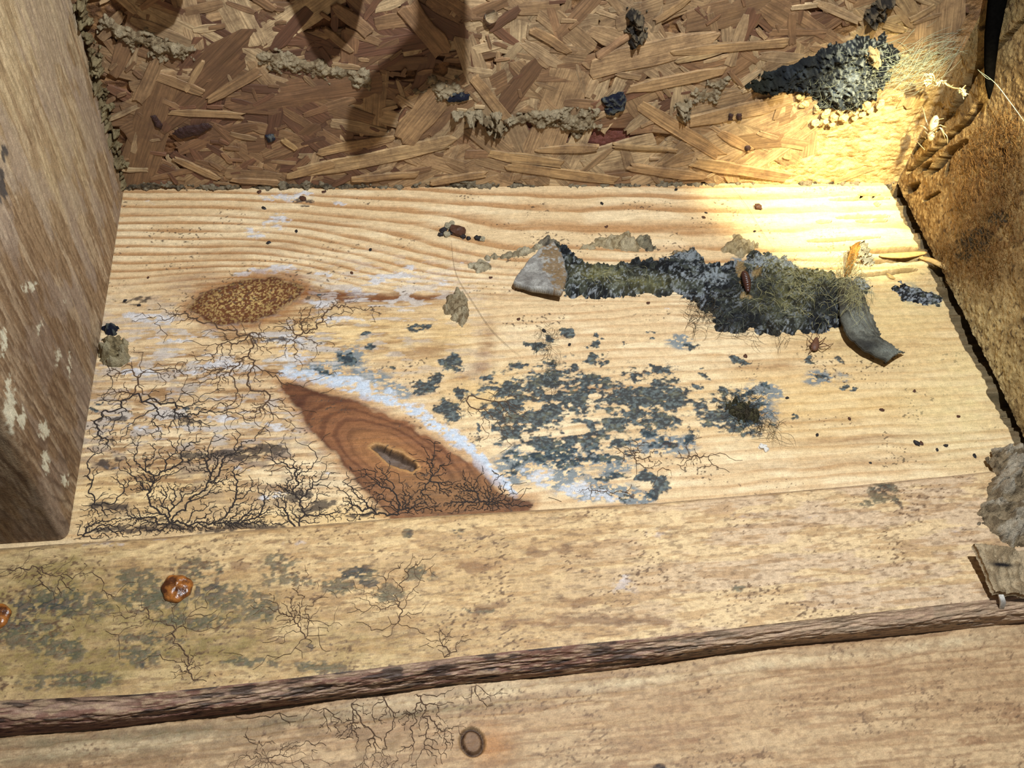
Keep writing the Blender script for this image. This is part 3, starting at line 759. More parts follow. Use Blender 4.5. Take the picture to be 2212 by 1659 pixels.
threads('mould_threads', LOWER, [(585,1550),(760,1520),(560,1600),(830,1510),(900,1500),(1030,1480),(700,1530),(580,1640)],
        [(620,1600,90,60),(760,1570,70,60),(880,1540,80,60),(960,1580,60,70),(830,1640,120,40),(560,1640,60,40),(1040,1510,50,26)], 1700, sill, M_VEIN_B, wmin=.00009, wmax=.00034, seed=14)

# ------------------------------------------------------------------ studs
def stud(name, plane, back, paint, mat, sign, label, zdense=.16, npf=330, nz=330, grooves=None):
    """upright timber: inner face on the plane, rounded front arris, thickness 38 mm"""
    depth = float(np.linalg.norm(back))
    side = -plane.n                                      # away from the bay
    r = .003; T = .038
    prof = [(a, 0.0) for a in np.linspace(depth - .0005, r, npf)]
    prof += [(r - r*math.sin(k), r - r*math.cos(k)) for k in np.linspace(.2, math.pi/2, 7)]
    prof += [(0.0, b) for b in np.linspace(r, T - r, 50)[1:]]
    prof += [(0.0, T), (depth - .0005, T), (depth - .0005, 0.0)]
    prof = np.array(prof)
    zs = np.concatenate([np.linspace(.0003, zdense, nz), np.linspace(zdense, .36, 10)[1:]])
    base = plane.o[None] + prof[:, :1]*plane.e1[None] + prof[:, 1:]*side[None]
    P = base[None] + zs[:, None, None]*Z
    P[..., 2] += 0
    px, py = project(P)
    inner = (prof[:, 1] < 1e-9)[None] & (prof[:, 0] < depth - .0008)[None] & (zs < zdense + 1e-6)[:, None]
    c, H = paint(px, py, np.broadcast_to(prof[:, 0][None], px.shape) - np.broadcast_to(prof[:, 1][None], px.shape), np.broadcast_to(zs[:, None], px.shape))
    H = H*inner
    P = P + H[..., None]*plane.n
    root = empty(name, tuple(plane.at(np.array(depth/2), np.array(0.)) + side*T/2))
    tag(root, label, 'timber')
    F = grid_faces(*px.shape)
    if sign < 0: F = F[..., ::-1]
    o = build('post', P.reshape(-1, 3), F.reshape(-1, 4), mat, root, c.reshape(-1, 3))
    return root

def left_paint(px, py, a, z):
    fa, fz = a*1000, z*1000
    g = fa + fz*.10
    n1 = fbm(g/3.2, fz/34, 301, 4); n2 = fbm(g/.75, fz/9, 311, 4); n3 = fbm(g/9, fz/24, 321, 3); n4 = fbm(fa/2, fz/4, 331, 4)
    c = np.zeros(px.shape + (3,)) + lin((158, 130, 98))
    c = mix(c, lin((196, 172, 140)), sstep(.5, .7, n1)*.75)
    c = mix(c, lin((112, 84, 56)), sstep(.52, .72, n2)*.7)
    c = mix(c, lin((172, 154, 138)), sstep(.5, .7, n3)*.5)
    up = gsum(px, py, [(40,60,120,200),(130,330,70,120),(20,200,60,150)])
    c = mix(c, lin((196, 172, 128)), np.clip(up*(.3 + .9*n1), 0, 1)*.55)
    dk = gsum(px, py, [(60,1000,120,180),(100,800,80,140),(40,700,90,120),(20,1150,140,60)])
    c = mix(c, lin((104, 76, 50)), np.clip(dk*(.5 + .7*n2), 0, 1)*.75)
    ring = (fa*.9 + fz*.25)/4.2 + 1.2*n3; ring = ring - np.floor(ring)
    c = mix(c, lin((78, 54, 36)), sstep(.6, .9, ring)*sstep(1, .94, ring)*sstep(650, 950, py)*.55)
    wt = gsum(px, py, [(6,740,10,40),(24,880,16,60),(46,900,14,30),(95,930,14,26),(100,1000,10,34),(140,1040,10,22),(60,620,20,14),(90,700,14,40,30,.7),(125,770,12,30,0,.7),(20,860,10,60),(150,790,6,30),(140,650,16,10,0,.6)])
    c = mix(c, lin((216, 208, 180)), sstep(.42, .6, wt*(.1 + .6*n4 + .6*fbm(fa/.8, fz/1.6, 341, 3)))*.85)
    bl = gsum(px, py, [(6,400,12,40),(8,330,8,20)])
    c = mix(c, lin((50, 50, 54)), sstep(.35, .6, bl*(.4 + .8*n4))*.85)
    H = (.0004*(n1 - .5) + .0006*(n2 - .5) + .0003*(n3 - .5))*sstep(0, 4, fz)
    return c, H
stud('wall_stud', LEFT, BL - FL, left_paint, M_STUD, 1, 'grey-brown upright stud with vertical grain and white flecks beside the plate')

CRACKS = [([(1962,372),(2010,330),(2055,290),(2090,262),(2118,225)],8,.004),([(1950,350),(1990,305),(2035,262),(2075,215),(2110,150),(2160,95),(2230,20)],8,.004),([(2000,378),(2030,352),(2050,330),(2085,305)],10,.005),
 ([(1958,416),(1985,396)],8,.004),([(1985,372),(2010,350)],6,.003),([(2044,380),(2052,345)],4,.002),([(1995,434),(2030,415)],4,.002),([(2155,335),(2170,325)],7,.003),([(2070,200),(2100,160),(2130,110)],7,.004),([(2120,60),(2200,-30)],9,.004)]
def right_paint(px, py, a, z):
    fa, fz = a*1000, z*1000
    n1 = fbm(fa/9, fz/9, 401, 4); n2 = fbm(fa/2.4, fz/2.4, 411, 4); n3 = fbm(fa/.9, fz/.9, 421, 3)
    c = np.zeros(px.shape + (3,)) + lin((158, 130, 84))
    c = mix(c, lin((112, 86, 48)), sstep(.45, .66, n1)*.7)
    c = mix(c, lin((178, 150, 100)), sstep(.5, .7, n2)*.5)
    fz_ = gsum(px, py, [(2140,380,90,120),(2150,500,90,80),(2100,600,60,50),(2190,300,40,80)])
    c = mix(c, lin((112, 76, 38)), np.clip(fz_*sstep(.35, .6, n2), 0, 1)*.8)
    bk_ = gsum(px, py, [(2105,525,40,26),(2120,505,26,14),(2085,550,20,12),(2160,470,30,20,0,.8)])
    c = mix(c, lin((44, 42, 34)), sstep(.38, .55, bk_*(.35 + .9*n3))*.9)
    dk = gsum(px, py, [(2100,40,80,90),(2170,0,90,60),(2020,190,50,70,0,.7)])
    c = mix(c, lin((84, 70, 40)), np.clip(dk*(.4 + .9*n2), 0, 1)*.75)
    wt = gsum(px, py, [(2100,700,80,60),(2160,800,60,60),(2060,650,40,40)])
    c = mix(c, lin((220, 196, 140)), np.clip(wt*(.3 + .9*n2), 0, 1)*.7)
    sp = vnoise(fa/1.3, fz/1.3, 431)
    c = mix(c, lin((62, 40, 22)), sstep(.84, .9, sp)*.8)
    H = .0008*(n1 - .5) + .0005*(n2 - .5) + .0004*(n3 - .5)
    for pl, wd, dp in CRACKS:
        m = (px > min(p[0] for p in pl) - 25) & (px < max(p[0] for p in pl) + 25) & (py > min(p[1] for p in pl) - 25) & (py < max(p[1] for p in pl) + 25)
        if not m.any(): continue
        d, t = seg_dist(px[m], py[m], pl)
        ww = wd*(.3 + .8*np.sin(np.pi*np.clip(t, .03, .97))**.5)*(.75 + .5*fbm(fa[m]/4, fz[m]/4, 441, 3))
        g = sstep(ww, ww*.5, d); H[m] -= 2.4*dp*g
        c[m] = c[m]*(1 - .75*g[:, None]) + lin((40, 26, 12))*.75*g[:, None]  # groove shade also painted dark into the colour
    return c, H
stud('wall_stud', RIGHT, BR - FR, right_paint, M_DUSTY, -1, 'dusty yellow-brown cracked stud with fuzzy dirt beside the bright corner', npf=420, nz=380)

# ------------------------------------------------------------------ strand board at the back
WALL_L = float(np.linalg.norm(BR - BL))
wall = empty('wall_back', tuple(BL + (BR - BL)/2)); wall['kind'] = 'structure'
wall['label'] = 'brown oriented strand board sheathing behind the plate'
RED = [(1012,268),(1060,266),(1110,262),(1160,255),(1240,262),(1300,276),(1340,270),(1400,282),(1425,300),(1400,318),(1350,332),(1250,335),(1180,325),(1090,320),(1030,300)]
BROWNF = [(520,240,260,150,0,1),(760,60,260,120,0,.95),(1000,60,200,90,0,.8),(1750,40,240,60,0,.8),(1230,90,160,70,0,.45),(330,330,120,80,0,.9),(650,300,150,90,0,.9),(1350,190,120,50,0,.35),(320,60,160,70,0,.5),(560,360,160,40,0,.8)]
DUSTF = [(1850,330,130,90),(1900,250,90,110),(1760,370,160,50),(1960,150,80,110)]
def osb_paint(px, py, a, z):
    fa, fz = a*1000, z*1000
    n1 = fbm(fa/14, fz/6, 501, 4); n2 = fbm(fa/3, fz/2.4, 511, 4); n3 = fbm(fa/1.1, fz/.8, 521, 3)
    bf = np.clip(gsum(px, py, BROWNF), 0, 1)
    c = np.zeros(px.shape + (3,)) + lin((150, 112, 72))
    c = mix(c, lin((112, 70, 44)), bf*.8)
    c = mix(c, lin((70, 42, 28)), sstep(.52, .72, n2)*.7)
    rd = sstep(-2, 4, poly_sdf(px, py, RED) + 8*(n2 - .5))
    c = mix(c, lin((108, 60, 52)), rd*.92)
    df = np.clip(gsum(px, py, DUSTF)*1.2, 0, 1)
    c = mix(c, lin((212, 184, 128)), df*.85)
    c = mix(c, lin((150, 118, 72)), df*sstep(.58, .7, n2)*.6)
    H = .0010*(n1 - .5) + .0008*(n2 - .5) + .0003*(n3 - .5) + df*.0008*(.5 + fbm(fa/9, fz/14, 531, 3)) + df*.0003*fbm(fa/5, fz/1.2, 541, 3) - .0003*rd
    return c, H
na, nz = 760, 250
a_ = np.concatenate([np.linspace(-.12, -.0005, 6), np.linspace(0, WALL_L, na), np.linspace(WALL_L + .0005, WALL_L + .12, 6)])
z_ = np.concatenate([np.linspace(-.036, -.002, 3), np.linspace(0, .11, nz), np.linspace(.11, .30, 30)[1:]])
AA, ZZ = np.meshgrid(a_, z_)
P = OSB.at(AA, ZZ); px, py = project(P)
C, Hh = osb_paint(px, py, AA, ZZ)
inside = (AA >= 0) & (AA <= WALL_L) & (ZZ >= 0)
P = P + (Hh*inside - .0012*inside)[..., None]*OSB.n
bk = .012
Pbk = OSB.at(np.array([-.12, WALL_L + .12, WALL_L + .12, -.12]), np.array([-.036, -.036, .30, .30]), -np.full(4, bk))
Pt = OSB.at(np.array([-.12, WALL_L + .12, WALL_L + .12, -.12]), np.array([-.036, -.036, .30, .30]), np.zeros(4))
n0 = P.shape[0]*P.shape[1]
Fs = np.concatenate([grid_faces(*AA.shape).reshape(-1, 4), np.array([(7, 6, 5, 4), (0, 4, 5, 1), (1, 5, 6, 2), (2, 6, 7, 3), (3, 7, 4, 0)]) + n0])
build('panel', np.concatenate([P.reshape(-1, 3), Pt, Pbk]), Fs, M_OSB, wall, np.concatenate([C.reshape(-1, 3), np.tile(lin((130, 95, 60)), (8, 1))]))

# strands
def flake_shape(L, Wd, r, thick):
    """outline of one flake: wavy sides, splintered ends; returns verts (x along, y across, h) and faces"""
    n = 5; xs = np.linspace(-L/2, L/2, n)
    up = [(x + r.uniform(-.02, .02)*L, Wd/2*r.uniform(.72, 1.0)*(0.55 if i in (0, n - 1) and r.random() < .6 else 1)) for i, x in enumerate(xs)]
    dn = [(x + r.uniform(-.02, .02)*L, -Wd/2*r.uniform(.72, 1.0)*(0.55 if i in (0, n - 1) and r.random() < .6 else 1)) for i, x in enumerate(xs)]
    e1_ = [(L/2*r.uniform(1.0, 1.10), Wd*r.uniform(.0, .3)), (L/2*r.uniform(.90, 1.05), -Wd*r.uniform(.05, .3))]
    e0_ = [(-L/2*r.uniform(1.0, 1.10), -Wd*r.uniform(.0, .3)), (-L/2*r.uniform(.90, 1.05), Wd*r.uniform(.05, .3))]
    out = up + e1_ + dn[::-1] + e0_
    bend = r.uniform(-.012, .012)*L; tw = r.uniform(-.06, .06)
    h = lambda x, y: bend*((2*x/L)**2 - .5)*.5 + tw*y*(2*x/L)
    m = len(out)
    V = [(x*.97, y*.94, thick + h(x, y)) for x, y in out] + [(x, y, thick*.6 + h(x, y)) for x, y in out] + [(x, y, -.0012) for x, y in out]
    Fc = [tuple(range(m))[::-1]]
    for k in (0, 1):
        for i in range(m):
            j = (i + 1) % m
            Fc.append((k*m + i, k*m + j, (k + 1)*m + j, (k + 1)*m + i))
    return V, Fc
def flake_mesh(L, Wd, seed, thick=.0005):
    V, Fc = flake_shape(L, Wd, random.Random(seed), thick)
    me = bpy.data.meshes.new('strand'); me.from_pydata(V, [], Fc); me.update()
    at = me.attributes.new('along', 'FLOAT_VECTOR', 'POINT')
    at.data.foreach_set('vector', np.array([(v[0], v[1], 0) for v in V], np.float32).ravel())
    me.materials.append(M_STRAND)
    return me
def strand_colour(px, py, r):
    q = np.array([float(px)]), np.array([float(py)])
    b = float(np.clip(gsum(*q, BROWNF), 0, 1)[0]); d = float(np.clip(gsum(*q, DUSTF), 0, 1)[0])
    pal = [(182, 152, 114), (172, 140, 102), (194, 166, 126), (160, 128, 92), (146, 112, 80)]
    dark = [(130, 96, 68), (118, 82, 60), (142, 108, 76), (106, 72, 54), (152, 118, 84)]
    k = r.choice(dark) if r.random() < b*.95 else r.choice(pal)
    c = lin(k)*r.uniform(.70, 1.08)
    return c*(1 - d*.8) + lin((208, 178, 122))*d*.8
MB = Matrix(((OSB.e1[0], 0, OSB.n[0]), (OSB.e1[1], 0, OSB.n[1]), (0, 1, 0)))
def place_strand(me, a, z, ang, h, colr):
    o = bpy.data.objects.new('strand', me); COL.objects.link(o); o.parent = wall
    p = OSB.at(np.array(a), np.array(z), np.array(h)) - wloc(wall)
    R = (MB @ Matrix.Rotation(ang, 3, 'Z') @ Matrix.Rotation(random.gauss(0, .010), 3, 'X') @ Matrix.Rotation(random.gauss(0, .006), 3, 'Y')).to_4x4()
    R.translation = Vector(p); o.matrix_local = R
    o.color = (*[float(min(1, x)) for x in colr], 1)
    return o
rs = random.Random(5)
variants = []
for i in range(26):
    L = rs.choice([.018, .026, .034, .044, .058]); Wd = L*rs.uniform(.14, .34) + .0015
    variants.append((flake_mesh(L, Wd, 100 + i, rs.uniform(.00012, .0003)), L, Wd))
def ok_spot(px, py, r):
    q = np.array([float(px)]), np.array([float(py)])
    if poly_sdf(*q, RED)[0] > -14: return False
    if float(gsum(*q, DUSTF)[0]) > .5 and r.random() < .8: return False
    return True
SPECIAL = [((640,374),(975,306),34,(206,170,118)),((690,326),(850,296),22,(190,150,98)),((1275,145),(1545,82),62,(204,164,116)),((1386,226),(1556,332),30,(190,146,92)),((1552,284),(1622,322),20,(186,142,90)),
 ((1160,322),(1292,318),18,(196,156,104)),((1325,314),(1462,322),9,(200,162,106)),((370,240),(525,246),18,(168,130,84)),((375,340),(472,384),16,(180,142,94)),((1022,166),(1100,262),24,(184,144,96)),
 ((1056,332),(1216,350),24,(200,160,104)),((1100,356),(1330,390),24,(196,154,98)),((868,300),(960,190),64,(168,128,82)),((1490,264),(1708,214),36,(196,158,108)),((1415,45),(1490,-6),16,(182,142,92)),
 ((340,160),(440,200),24,(150,112,72)),((560,150),(450,215),22,(156,116,74)),((400,195),(440,130),14,(176,140,96)),((610,300),(640,320),12,(190,150,92)),((720,10),(800,70),30,(140,100,64)),((700,60),(760,110),18,(156,118,76)),
 ((1150,60),(1230,110),22,(170,128,80)),((880,10),(960,110),46,(142,98,60)),((1450,110),(1700,90),22,(180,140,90)),((1360,190),(1560,150),30,(190,150,100)),((1460,130),(1560,108),14,(206,172,120)),((300,220),(345,120),26,(140,104,68)),
 ((1290,120),(1380,60),16,(188,140,98)),((1500,350),(1700,380),26,(196,156,100)),((1360,360),(1520,380),22,(188,146,94)),((620,380),(720,350),18,(184,144,92)),((500,386),(600,392),14,(166,126,82)),((760,386),(900,372),16,(178,138,88)),((930,392),(1050,372),16,(186,146,96))]
cnt = 0
order_h = 0
for i in range(262):
    for _ in range(20):
        a = rs.uniform(.0, WALL_L); z = rs.uniform(-.001, .100)
        qx, qy = project(OSB.at(np.array(a), np.array(z)))
        if ok_spot(qx, qy, rs) and qy > -60: break
    else: continue
    me, L, Wd = rs.choice(variants)
    ang = rs.gauss(0, .75)
    if z < abs(math.sin(ang))*L/2: z = abs(math.sin(ang))*L/2 + .001
    if not (L*.45*abs(math.cos(ang)) < a < WALL_L - L*.45*abs(math.cos(ang))): continue
    place_strand(me, a, z, ang, -.0005 + .0007*i/262, strand_colour(qx, qy, rs)); cnt += 1
for i, (p, q, wpx, colr) in enumerate(SPECIAL):
    A = OSB.px2uv([p, q]); d = A[1] - A[0]; L = float(np.hypot(*d)); m = (A[0] + A[1])/2
    qx, qy = (p[0] + q[0])/2, (p[1] + q[1])/2
    u = OSB.px2uv([(qx, qy - wpx/2), (qx, qy + wpx/2)]); Wd = float(abs(u[0][1] - u[1][1]))
    place_strand(flake_mesh(L, Wd, 900 + i, .0004), m[0], m[1], math.atan2(d[1], d[0]), .0005 + .00001*i, (lin(colr)*.6 + lin((172, 144, 110))*.4)*.9)
# smaller and hidden flakes, past counting
V = []; Fc = []; Cc = []; Al = []
for i in range(1700):
    L = rs.choice([.004, .006, .010, .014, .022]); Wd = L*rs.uniform(.10, .28) + .0008
    a = rs.uniform(L/2, WALL_L - L/2); z = rs.uniform(.002, .16) if i > 500 else rs.uniform(.14, .29)
    ang = rs.gauss(0, .8); z = max(z, abs(math.sin(ang))*L/2 + .001)
    qx, qy = project(OSB.at(np.array(a), np.array(z)))
    if not ok_spot(qx, qy, rs): continue
    v, f = flake_shape(L, Wd, rs, .0002)
    h = rs.uniform(-.0006, .0003) if L > .012 else rs.uniform(-.0002, .0006)
    k = len(V); ca, sa = math.cos(ang), math.sin(ang); cc = strand_colour(qx, qy, rs)
    for x, y, hh in v:
        V.append(OSB.o + (a + x*ca - y*sa)*OSB.e1 + (z + x*sa + y*ca)*Z + (h + hh)*OSB.n)
        Cc.append(cc); Al.append((x + i*.37, y, 0))
    Fc += [tuple(j + k for j in t) for t in f]
o = build('loose_strands', np.array(V), Fc, M_STRAND_V, wall, np.array(Cc), smooth=False)
at = o.data.attributes.new('along', 'FLOAT_VECTOR', 'POINT'); at.data.foreach_set('vector', np.array(Al, np.float32).ravel())
o['kind'] = 'stuff'

# ------------------------------------------------------------------ lumps on surfaces
def lump(name, plane, poly, height, paint, mat, label=None, cat=None, parent=None, res=.00035, taper=.0025, jag=.0010, rough=.35, fn=(3.2, 1.1), seed=0, group=None, base=0.0, kind=None):
    """a crust or clod on a surface: outline from the photograph, its own thickness and a torn edge"""
    Q = plane.px2uv(poly)
    lo, hi = Q.min(0) - .002, Q.max(0) + .002
    A, B = np.meshgrid(np.arange(lo[0], hi[0], res), np.arange(lo[1], hi[1], res))
    fa, fb = A*1000, B*1000
    nA = fbm(fa/fn[0], fb/fn[0], 600 + seed, 4); nB = fbm(fa/fn[1], fb/fn[1], 650 + seed, 3)
    sd = poly_sdf(A, B, Q) + jag*(nA - .5)*2 + jag*.6*(nB - .5)
    hgt = height(A, B) if callable(height) else height
    Hh = hgt*np.clip(sd/taper, 0, 1)**.7*(1 - rough + rough*2*nA*(.6 + .8*nB)) + .0005*(nB - .5)*np.clip(sd/taper, 0, 1) + .0001
    Hh = np.where(sd > 0, Hh, -.0004) + base
    P = plane.at(A, B, Hh)
    px, py = project(plane.at(A, B))
    c = paint(px, py, fa, fb, nA, nB, sd)
    F = grid_faces(*A.shape)
    keep = (sd[:-1, :-1] > 0) | (sd[1:, 1:] > 0) | (sd[1:, :-1] > 0) | (sd[:-1, 1:] > 0)
    f = F[keep].reshape(-1, 4)
    a, b, _, f_ = sub_mesh(P.reshape(-1, 3), c.reshape(-1, 3), None, f)
    # orient outwards
    v = a[f_[0]]; nrm = np.cross(v[1] - v[0], v[2] - v[0])
    if nrm @ plane.n < 0: f_ = f_[:, ::-1]
    o = build(name, a, f_, mat, parent, b)
    if label: tag(o, label, cat, group)
    if kind: o['kind'] = kind
    return o

def clay(base=(160, 146, 118), dark=(104, 88, 66), light=(192, 180, 152)):
    def f(px, py, fa, fb, nA, nB, sd):
        c = np.zeros(px.shape + (3,)) + lin(base)
        c = mix(c, lin(dark), sstep(.55, .75, nB)*.7)
        return mix(c, lin(light), sstep(.52, .7, nA)*.6)
    return f
def ink(px, py, fa, fb, nA, nB, sd):
    c = np.zeros(px.shape + (3,)) + lin((22, 26, 44))
    return mix(c, lin((96, 98, 92)), sstep(.62, .78, nB)*.8)

CL = [('clay_bead', [(168,0),(180,0),(205,110),(225,190),(240,260),(262,330),(266,400),(258,400),(236,330),(215,240),(185,120)], .004, 'crumbly grey clay bead in the joint of strand board and left stud'),
 ('clay_ridge', [(230,40),(300,62),(350,84),(405,96),(418,112),(380,128),(340,122),(310,104),(260,86),(220,60)], .003, 'pale crumbly clay smear with a curled end beside the left stud'),
 ('clay_ridge', [(560,110),(640,120),(690,128),(760,150),(800,160),(800,190),(740,178),(690,165),(620,150),(560,140)], .002, 'long grey clay crust across the middle of the strand board'),
 ('clay_ridge', [(900,172),(950,170),(985,180),(1010,195),(980,212),(940,205),(905,190)], .0022, 'grey clay crust around the navy spot near the vertical flake'),
 ('clay_lump', [(984,246),(1030,244),(1075,248),(1096,256),(1098,272),(1085,296),(1068,288),(1045,270),(1010,262)], .005, 'grey granular clay lump hanging over the red patch'),
 ('clay_ridge', [(1100,258),(1150,240),(1220,238),(1290,240),(1290,275),(1260,292),(1215,288),(1205,268),(1160,278),(1140,270),(1110,264)], .0025, 'flat grey clay crust along the top of the red patch'),
 ('clay_lump', [(1462,220),(1480,214),(1494,222),(1492,240),(1476,250),(1462,240)], .004, 'round grey clay lump on the strand board right of the navy stain'),
 ('clay_ridge', [(1500,195),(1540,190),(1560,200),(1550,215),(1510,215)], .002, 'short grey clay crust beside the black mould mat'),
 ('clay_ridge', [(1535,178),(1565,172),(1572,190),(1545,196)], .003, 'small whitish clay lump beside the black mould mat')]
for i, (nm, pl, h, lb) in enumerate(CL):
    lump(nm, OSB, pl, h*(.75 if 'bead' in nm or 'lump' in nm else .5), clay((124, 108, 78), (84, 68, 46), (150, 134, 100)) if 'bead' in nm else clay((142, 124, 96), (96, 76, 54), (166, 150, 122)), M_CLAY, lb, 'dried clay', seed=i*7, rough=.6, jag=.0026, taper=.004, base=.0004)
for i, (pl, lb) in enumerate([([(968,202),(990,196),(1012,202),(1014,214),(990,220),(966,212)], 'a'), ([(1292,210),(1320,204),(1345,196),(1350,214),(1346,232),(1325,246),(1300,240),(1312,226)], 'b')]):
    o = lump('ink_stain', OSB, pl, .0014, ink, M_MOULD, None, None, wall, seed=40 + i, base=.0012)
    o['label'] = 'navy blue-black stain'
def soot(px, py, fa, fb, nA, nB, sd):
    c = np.zeros(px.shape + (3,)) + lin((46, 40, 34)); return mix(c, lin((120, 104, 80)), sstep(.5, .68, nB)*.8)
lump('mould_smear', OSB, [(1355,20),(1390,16),(1396,50),(1380,84),(1362,100),(1350,92),(1356,60)], .002, soot, M_MOULD, None, None, wall, seed=50, base=.001, rough=.8, jag=.002)
lump('mould_smear', OSB, [(1895,0),(1925,0),(1912,30),(1885,52),(1870,40)], .002, soot, M_MOULD, None, None, wall, seed=51, base=.001, rough=.8, jag=.002)
def oval(px, py, fa, fb, nA, nB, sd):
    return np.zeros(px.shape + (3,)) + lin((58, 36, 32))
lump('dark_spot', OSB, [(370,284),(400,268),(450,262),(460,270),(430,288),(390,294)], .0006, oval, M_OSB, None, None, wall, seed=52, base=.0016, jag=.0004)
lump('dark_spot', OSB, [(326,248),(336,246),(350,268),(348,276),(336,270)], .0012, oval, M_OSB, None, None, wall, seed=53, base=.001, jag=.0001)
lump('dark_spot', OSB, [(574,290),(590,288),(596,300),(580,304)], .0008, ink, M_OSB, None, None, wall, seed=54, base=.0012, jag=.0003)
lump('dark_spot', OSB, [(1590,240),(1600,242),(1600,256),(1590,254)], .0005, oval, M_OSB, None, None, wall, seed=55, base=.0018, jag=.0001)
lump('dark_spot', OSB, [(1574,242),(1582,242),(1580,256),(1572,254)], .0005, oval, M_OSB, None, None, wall, seed=56, base=.0018, jag=.0001)
lump('dark_spot', OSB, [(1608,312),(1618,310),(1620,318),(1610,322)], .0006, oval, M_OSB, None, None, wall, seed=57, base=.0016, jag=.0001)
# dust bead along the joint of board and plate
jx = np.linspace(275, 1925, 60); jr = np.random.default_rng(4)
lo_ = [(x, 404 - 5*np.sin(x/97) - 2*jr.random()) for x in jx]
jtop = [(x, 401 + 3*np.sin(x/60) - 6*jr.random()) for x in jx]; jbot = [(x, 408 + 2*jr.random()) for x in jx]
lump('joint_dust', OSB, jtop + jbot[::-1], .0009, clay((104, 92, 74), (44, 38, 32), (150, 136, 112)), M_CLAY, None, None, wall, seed=60, rough=.7, jag=.0016, kind='stuff')

# black mould mat at the upper right, with clods and threads
def mat_paint(px, py, fa, fb, nA, nB, sd):
    n = fbm(fa/4, fb/4, 701, 4); f = fbm(fa/.7, fb/.7, 711, 3)
    c = np.zeros(px.shape + (3,)) + lin((20, 24, 30))
    c = mix(c, lin((46, 52, 60)), sstep(.46, .8, n)*.8)
    c = mix(c, lin((150, 154, 146)), sstep(.62, .74, f)*sstep(1740, 1850, px)*.75)
    c = mix(c, lin((40, 40, 24)), sstep(1700, 1640, px)*.7)
    wv = gsum(px, py, [(1815,185,30,14),(1830,160,20,24)])
    c = mix(c, lin((140, 150, 156)), np.clip(wv*(.2 + n), 0, 1)*.6)
    return c
mm_root = empty('mould_mat', tuple(OSB.hit(np.array(1800.), np.array(230.))))
tag(mm_root, 'black fuzzy mould mat on the strand board above the bright corner', 'mould')
lump('mat', OSB, [(1603,188),(1650,162),(1700,140),(1740,122),(1800,94),(1850,80),(1900,78),(1940,90),(1945,118),(1925,150),(1900,190),(1880,216),(1840,236),(1800,232),(1770,226),(1742,204),(1690,196),(1640,197)], .004, mat_paint, M_MOULD, parent=mm_root, seed=70, jag=.002, rough=.4, taper=.005)
lump('mud_core', OSB, [(1862,100),(1885,96),(1902,104),(1900,126),(1880,134),(1864,124)], .0062, clay((170, 148, 108), (110, 90, 60), (196, 172, 130)), M_CLAY, parent=mm_root, seed=71)
cr = random.Random(9)
clod_variants = []
def clod_mesh(seed, mat):
    r = random.Random(seed)
    import bmesh
    bm = bmesh.new(); bmesh.ops.create_icosphere(bm, subdivisions=2, radius=1.0)
    ph = [r.uniform(0, 6.28) for _ in range(6)]
    for v in bm.verts:
        c = v.co; k = 1 + .22*math.sin(3.1*c.x + ph[0])*math.sin(2.7*c.y + ph[1]) + .16*math.sin(5.3*c.z + ph[2] + 2*c.x) + .12*math.sin(7*c.y + ph[3])
        v.co = c*k*(1 + r.uniform(-.06, .06))
    me = bpy.data.meshes.new('clod'); bm.to_mesh(me); bm.free(); me.materials.append(mat)
    return me
M_CLOD = plain('pale_clod', (196, 172, 122), rough=.95, scale=1500, bump=.8, spec=.1, dist=.0006)
M_GREYCLOD = plain('grey_clod', (150, 140, 116), rough=.95, scale=1500, bump=.8, spec=.1, dist=.0006)
M_PELLET = plain('brown_pellet', (74, 46, 32), rough=.6, scale=1500, bump=.4)
M_BLACKP = plain('black_pellet', (34, 30, 30), rough=.6, scale=1500, bump=.4)
CV = [clod_mesh(i, M_CLOD) for i in range(6)]; GV = [clod_mesh(20 + i, M_GREYCLOD) for i in range(4)]; PV = [clod_mesh(40 + i, M_PELLET) for i in range(3)]; BV = [clod_mesh(60 + i, M_BLACKP) for i in range(3)]
def put(me, name, plane, x, y, rpx, parent=None, sink=.6, squash=.7, ang=0.0, asp=1.0):
    P = plane.hit(np.array(float(x)), np.array(float(y))); depth = (P - CAM) @ CF
    r = rpx*depth/FPX
    P = P + plane.n*r*squash*sink
    o = bpy.data.objects.new(name, me); COL.objects.link(o)
    R = Matrix((tuple(plane.e1), tuple(plane.e2), tuple(plane.n))).transposed().to_4x4() @ Matrix.Rotation(ang, 4, 'Z')
    R = R @ Matrix.Diagonal((r*asp, r, r*squash, 1))
    loc = P - (wloc(parent) if parent is not None else 0)
    R.translation = Vector(loc); o.parent = parent
    o.matrix_local = R
    return o
for (x, y, r) in [(1765,232,9),(1782,240,11),(1800,250,10),(1822,252,11),(1842,238,11),(1855,228,10),(1870,222,12),(1885,205,10),(1892,190,9),(1878,236,8),(1815,236,8),(1760,262,9),(1778,258,11),(1795,266,8),(1845,252,8),(1900,222,10),(1862,244,7),(1728,205,10),(1736,222,9)]:
    put(cr.choice(CV), 'clod', OSB, x, y, r, mm_root, ang=cr.uniform(0, 3), sink=.8)

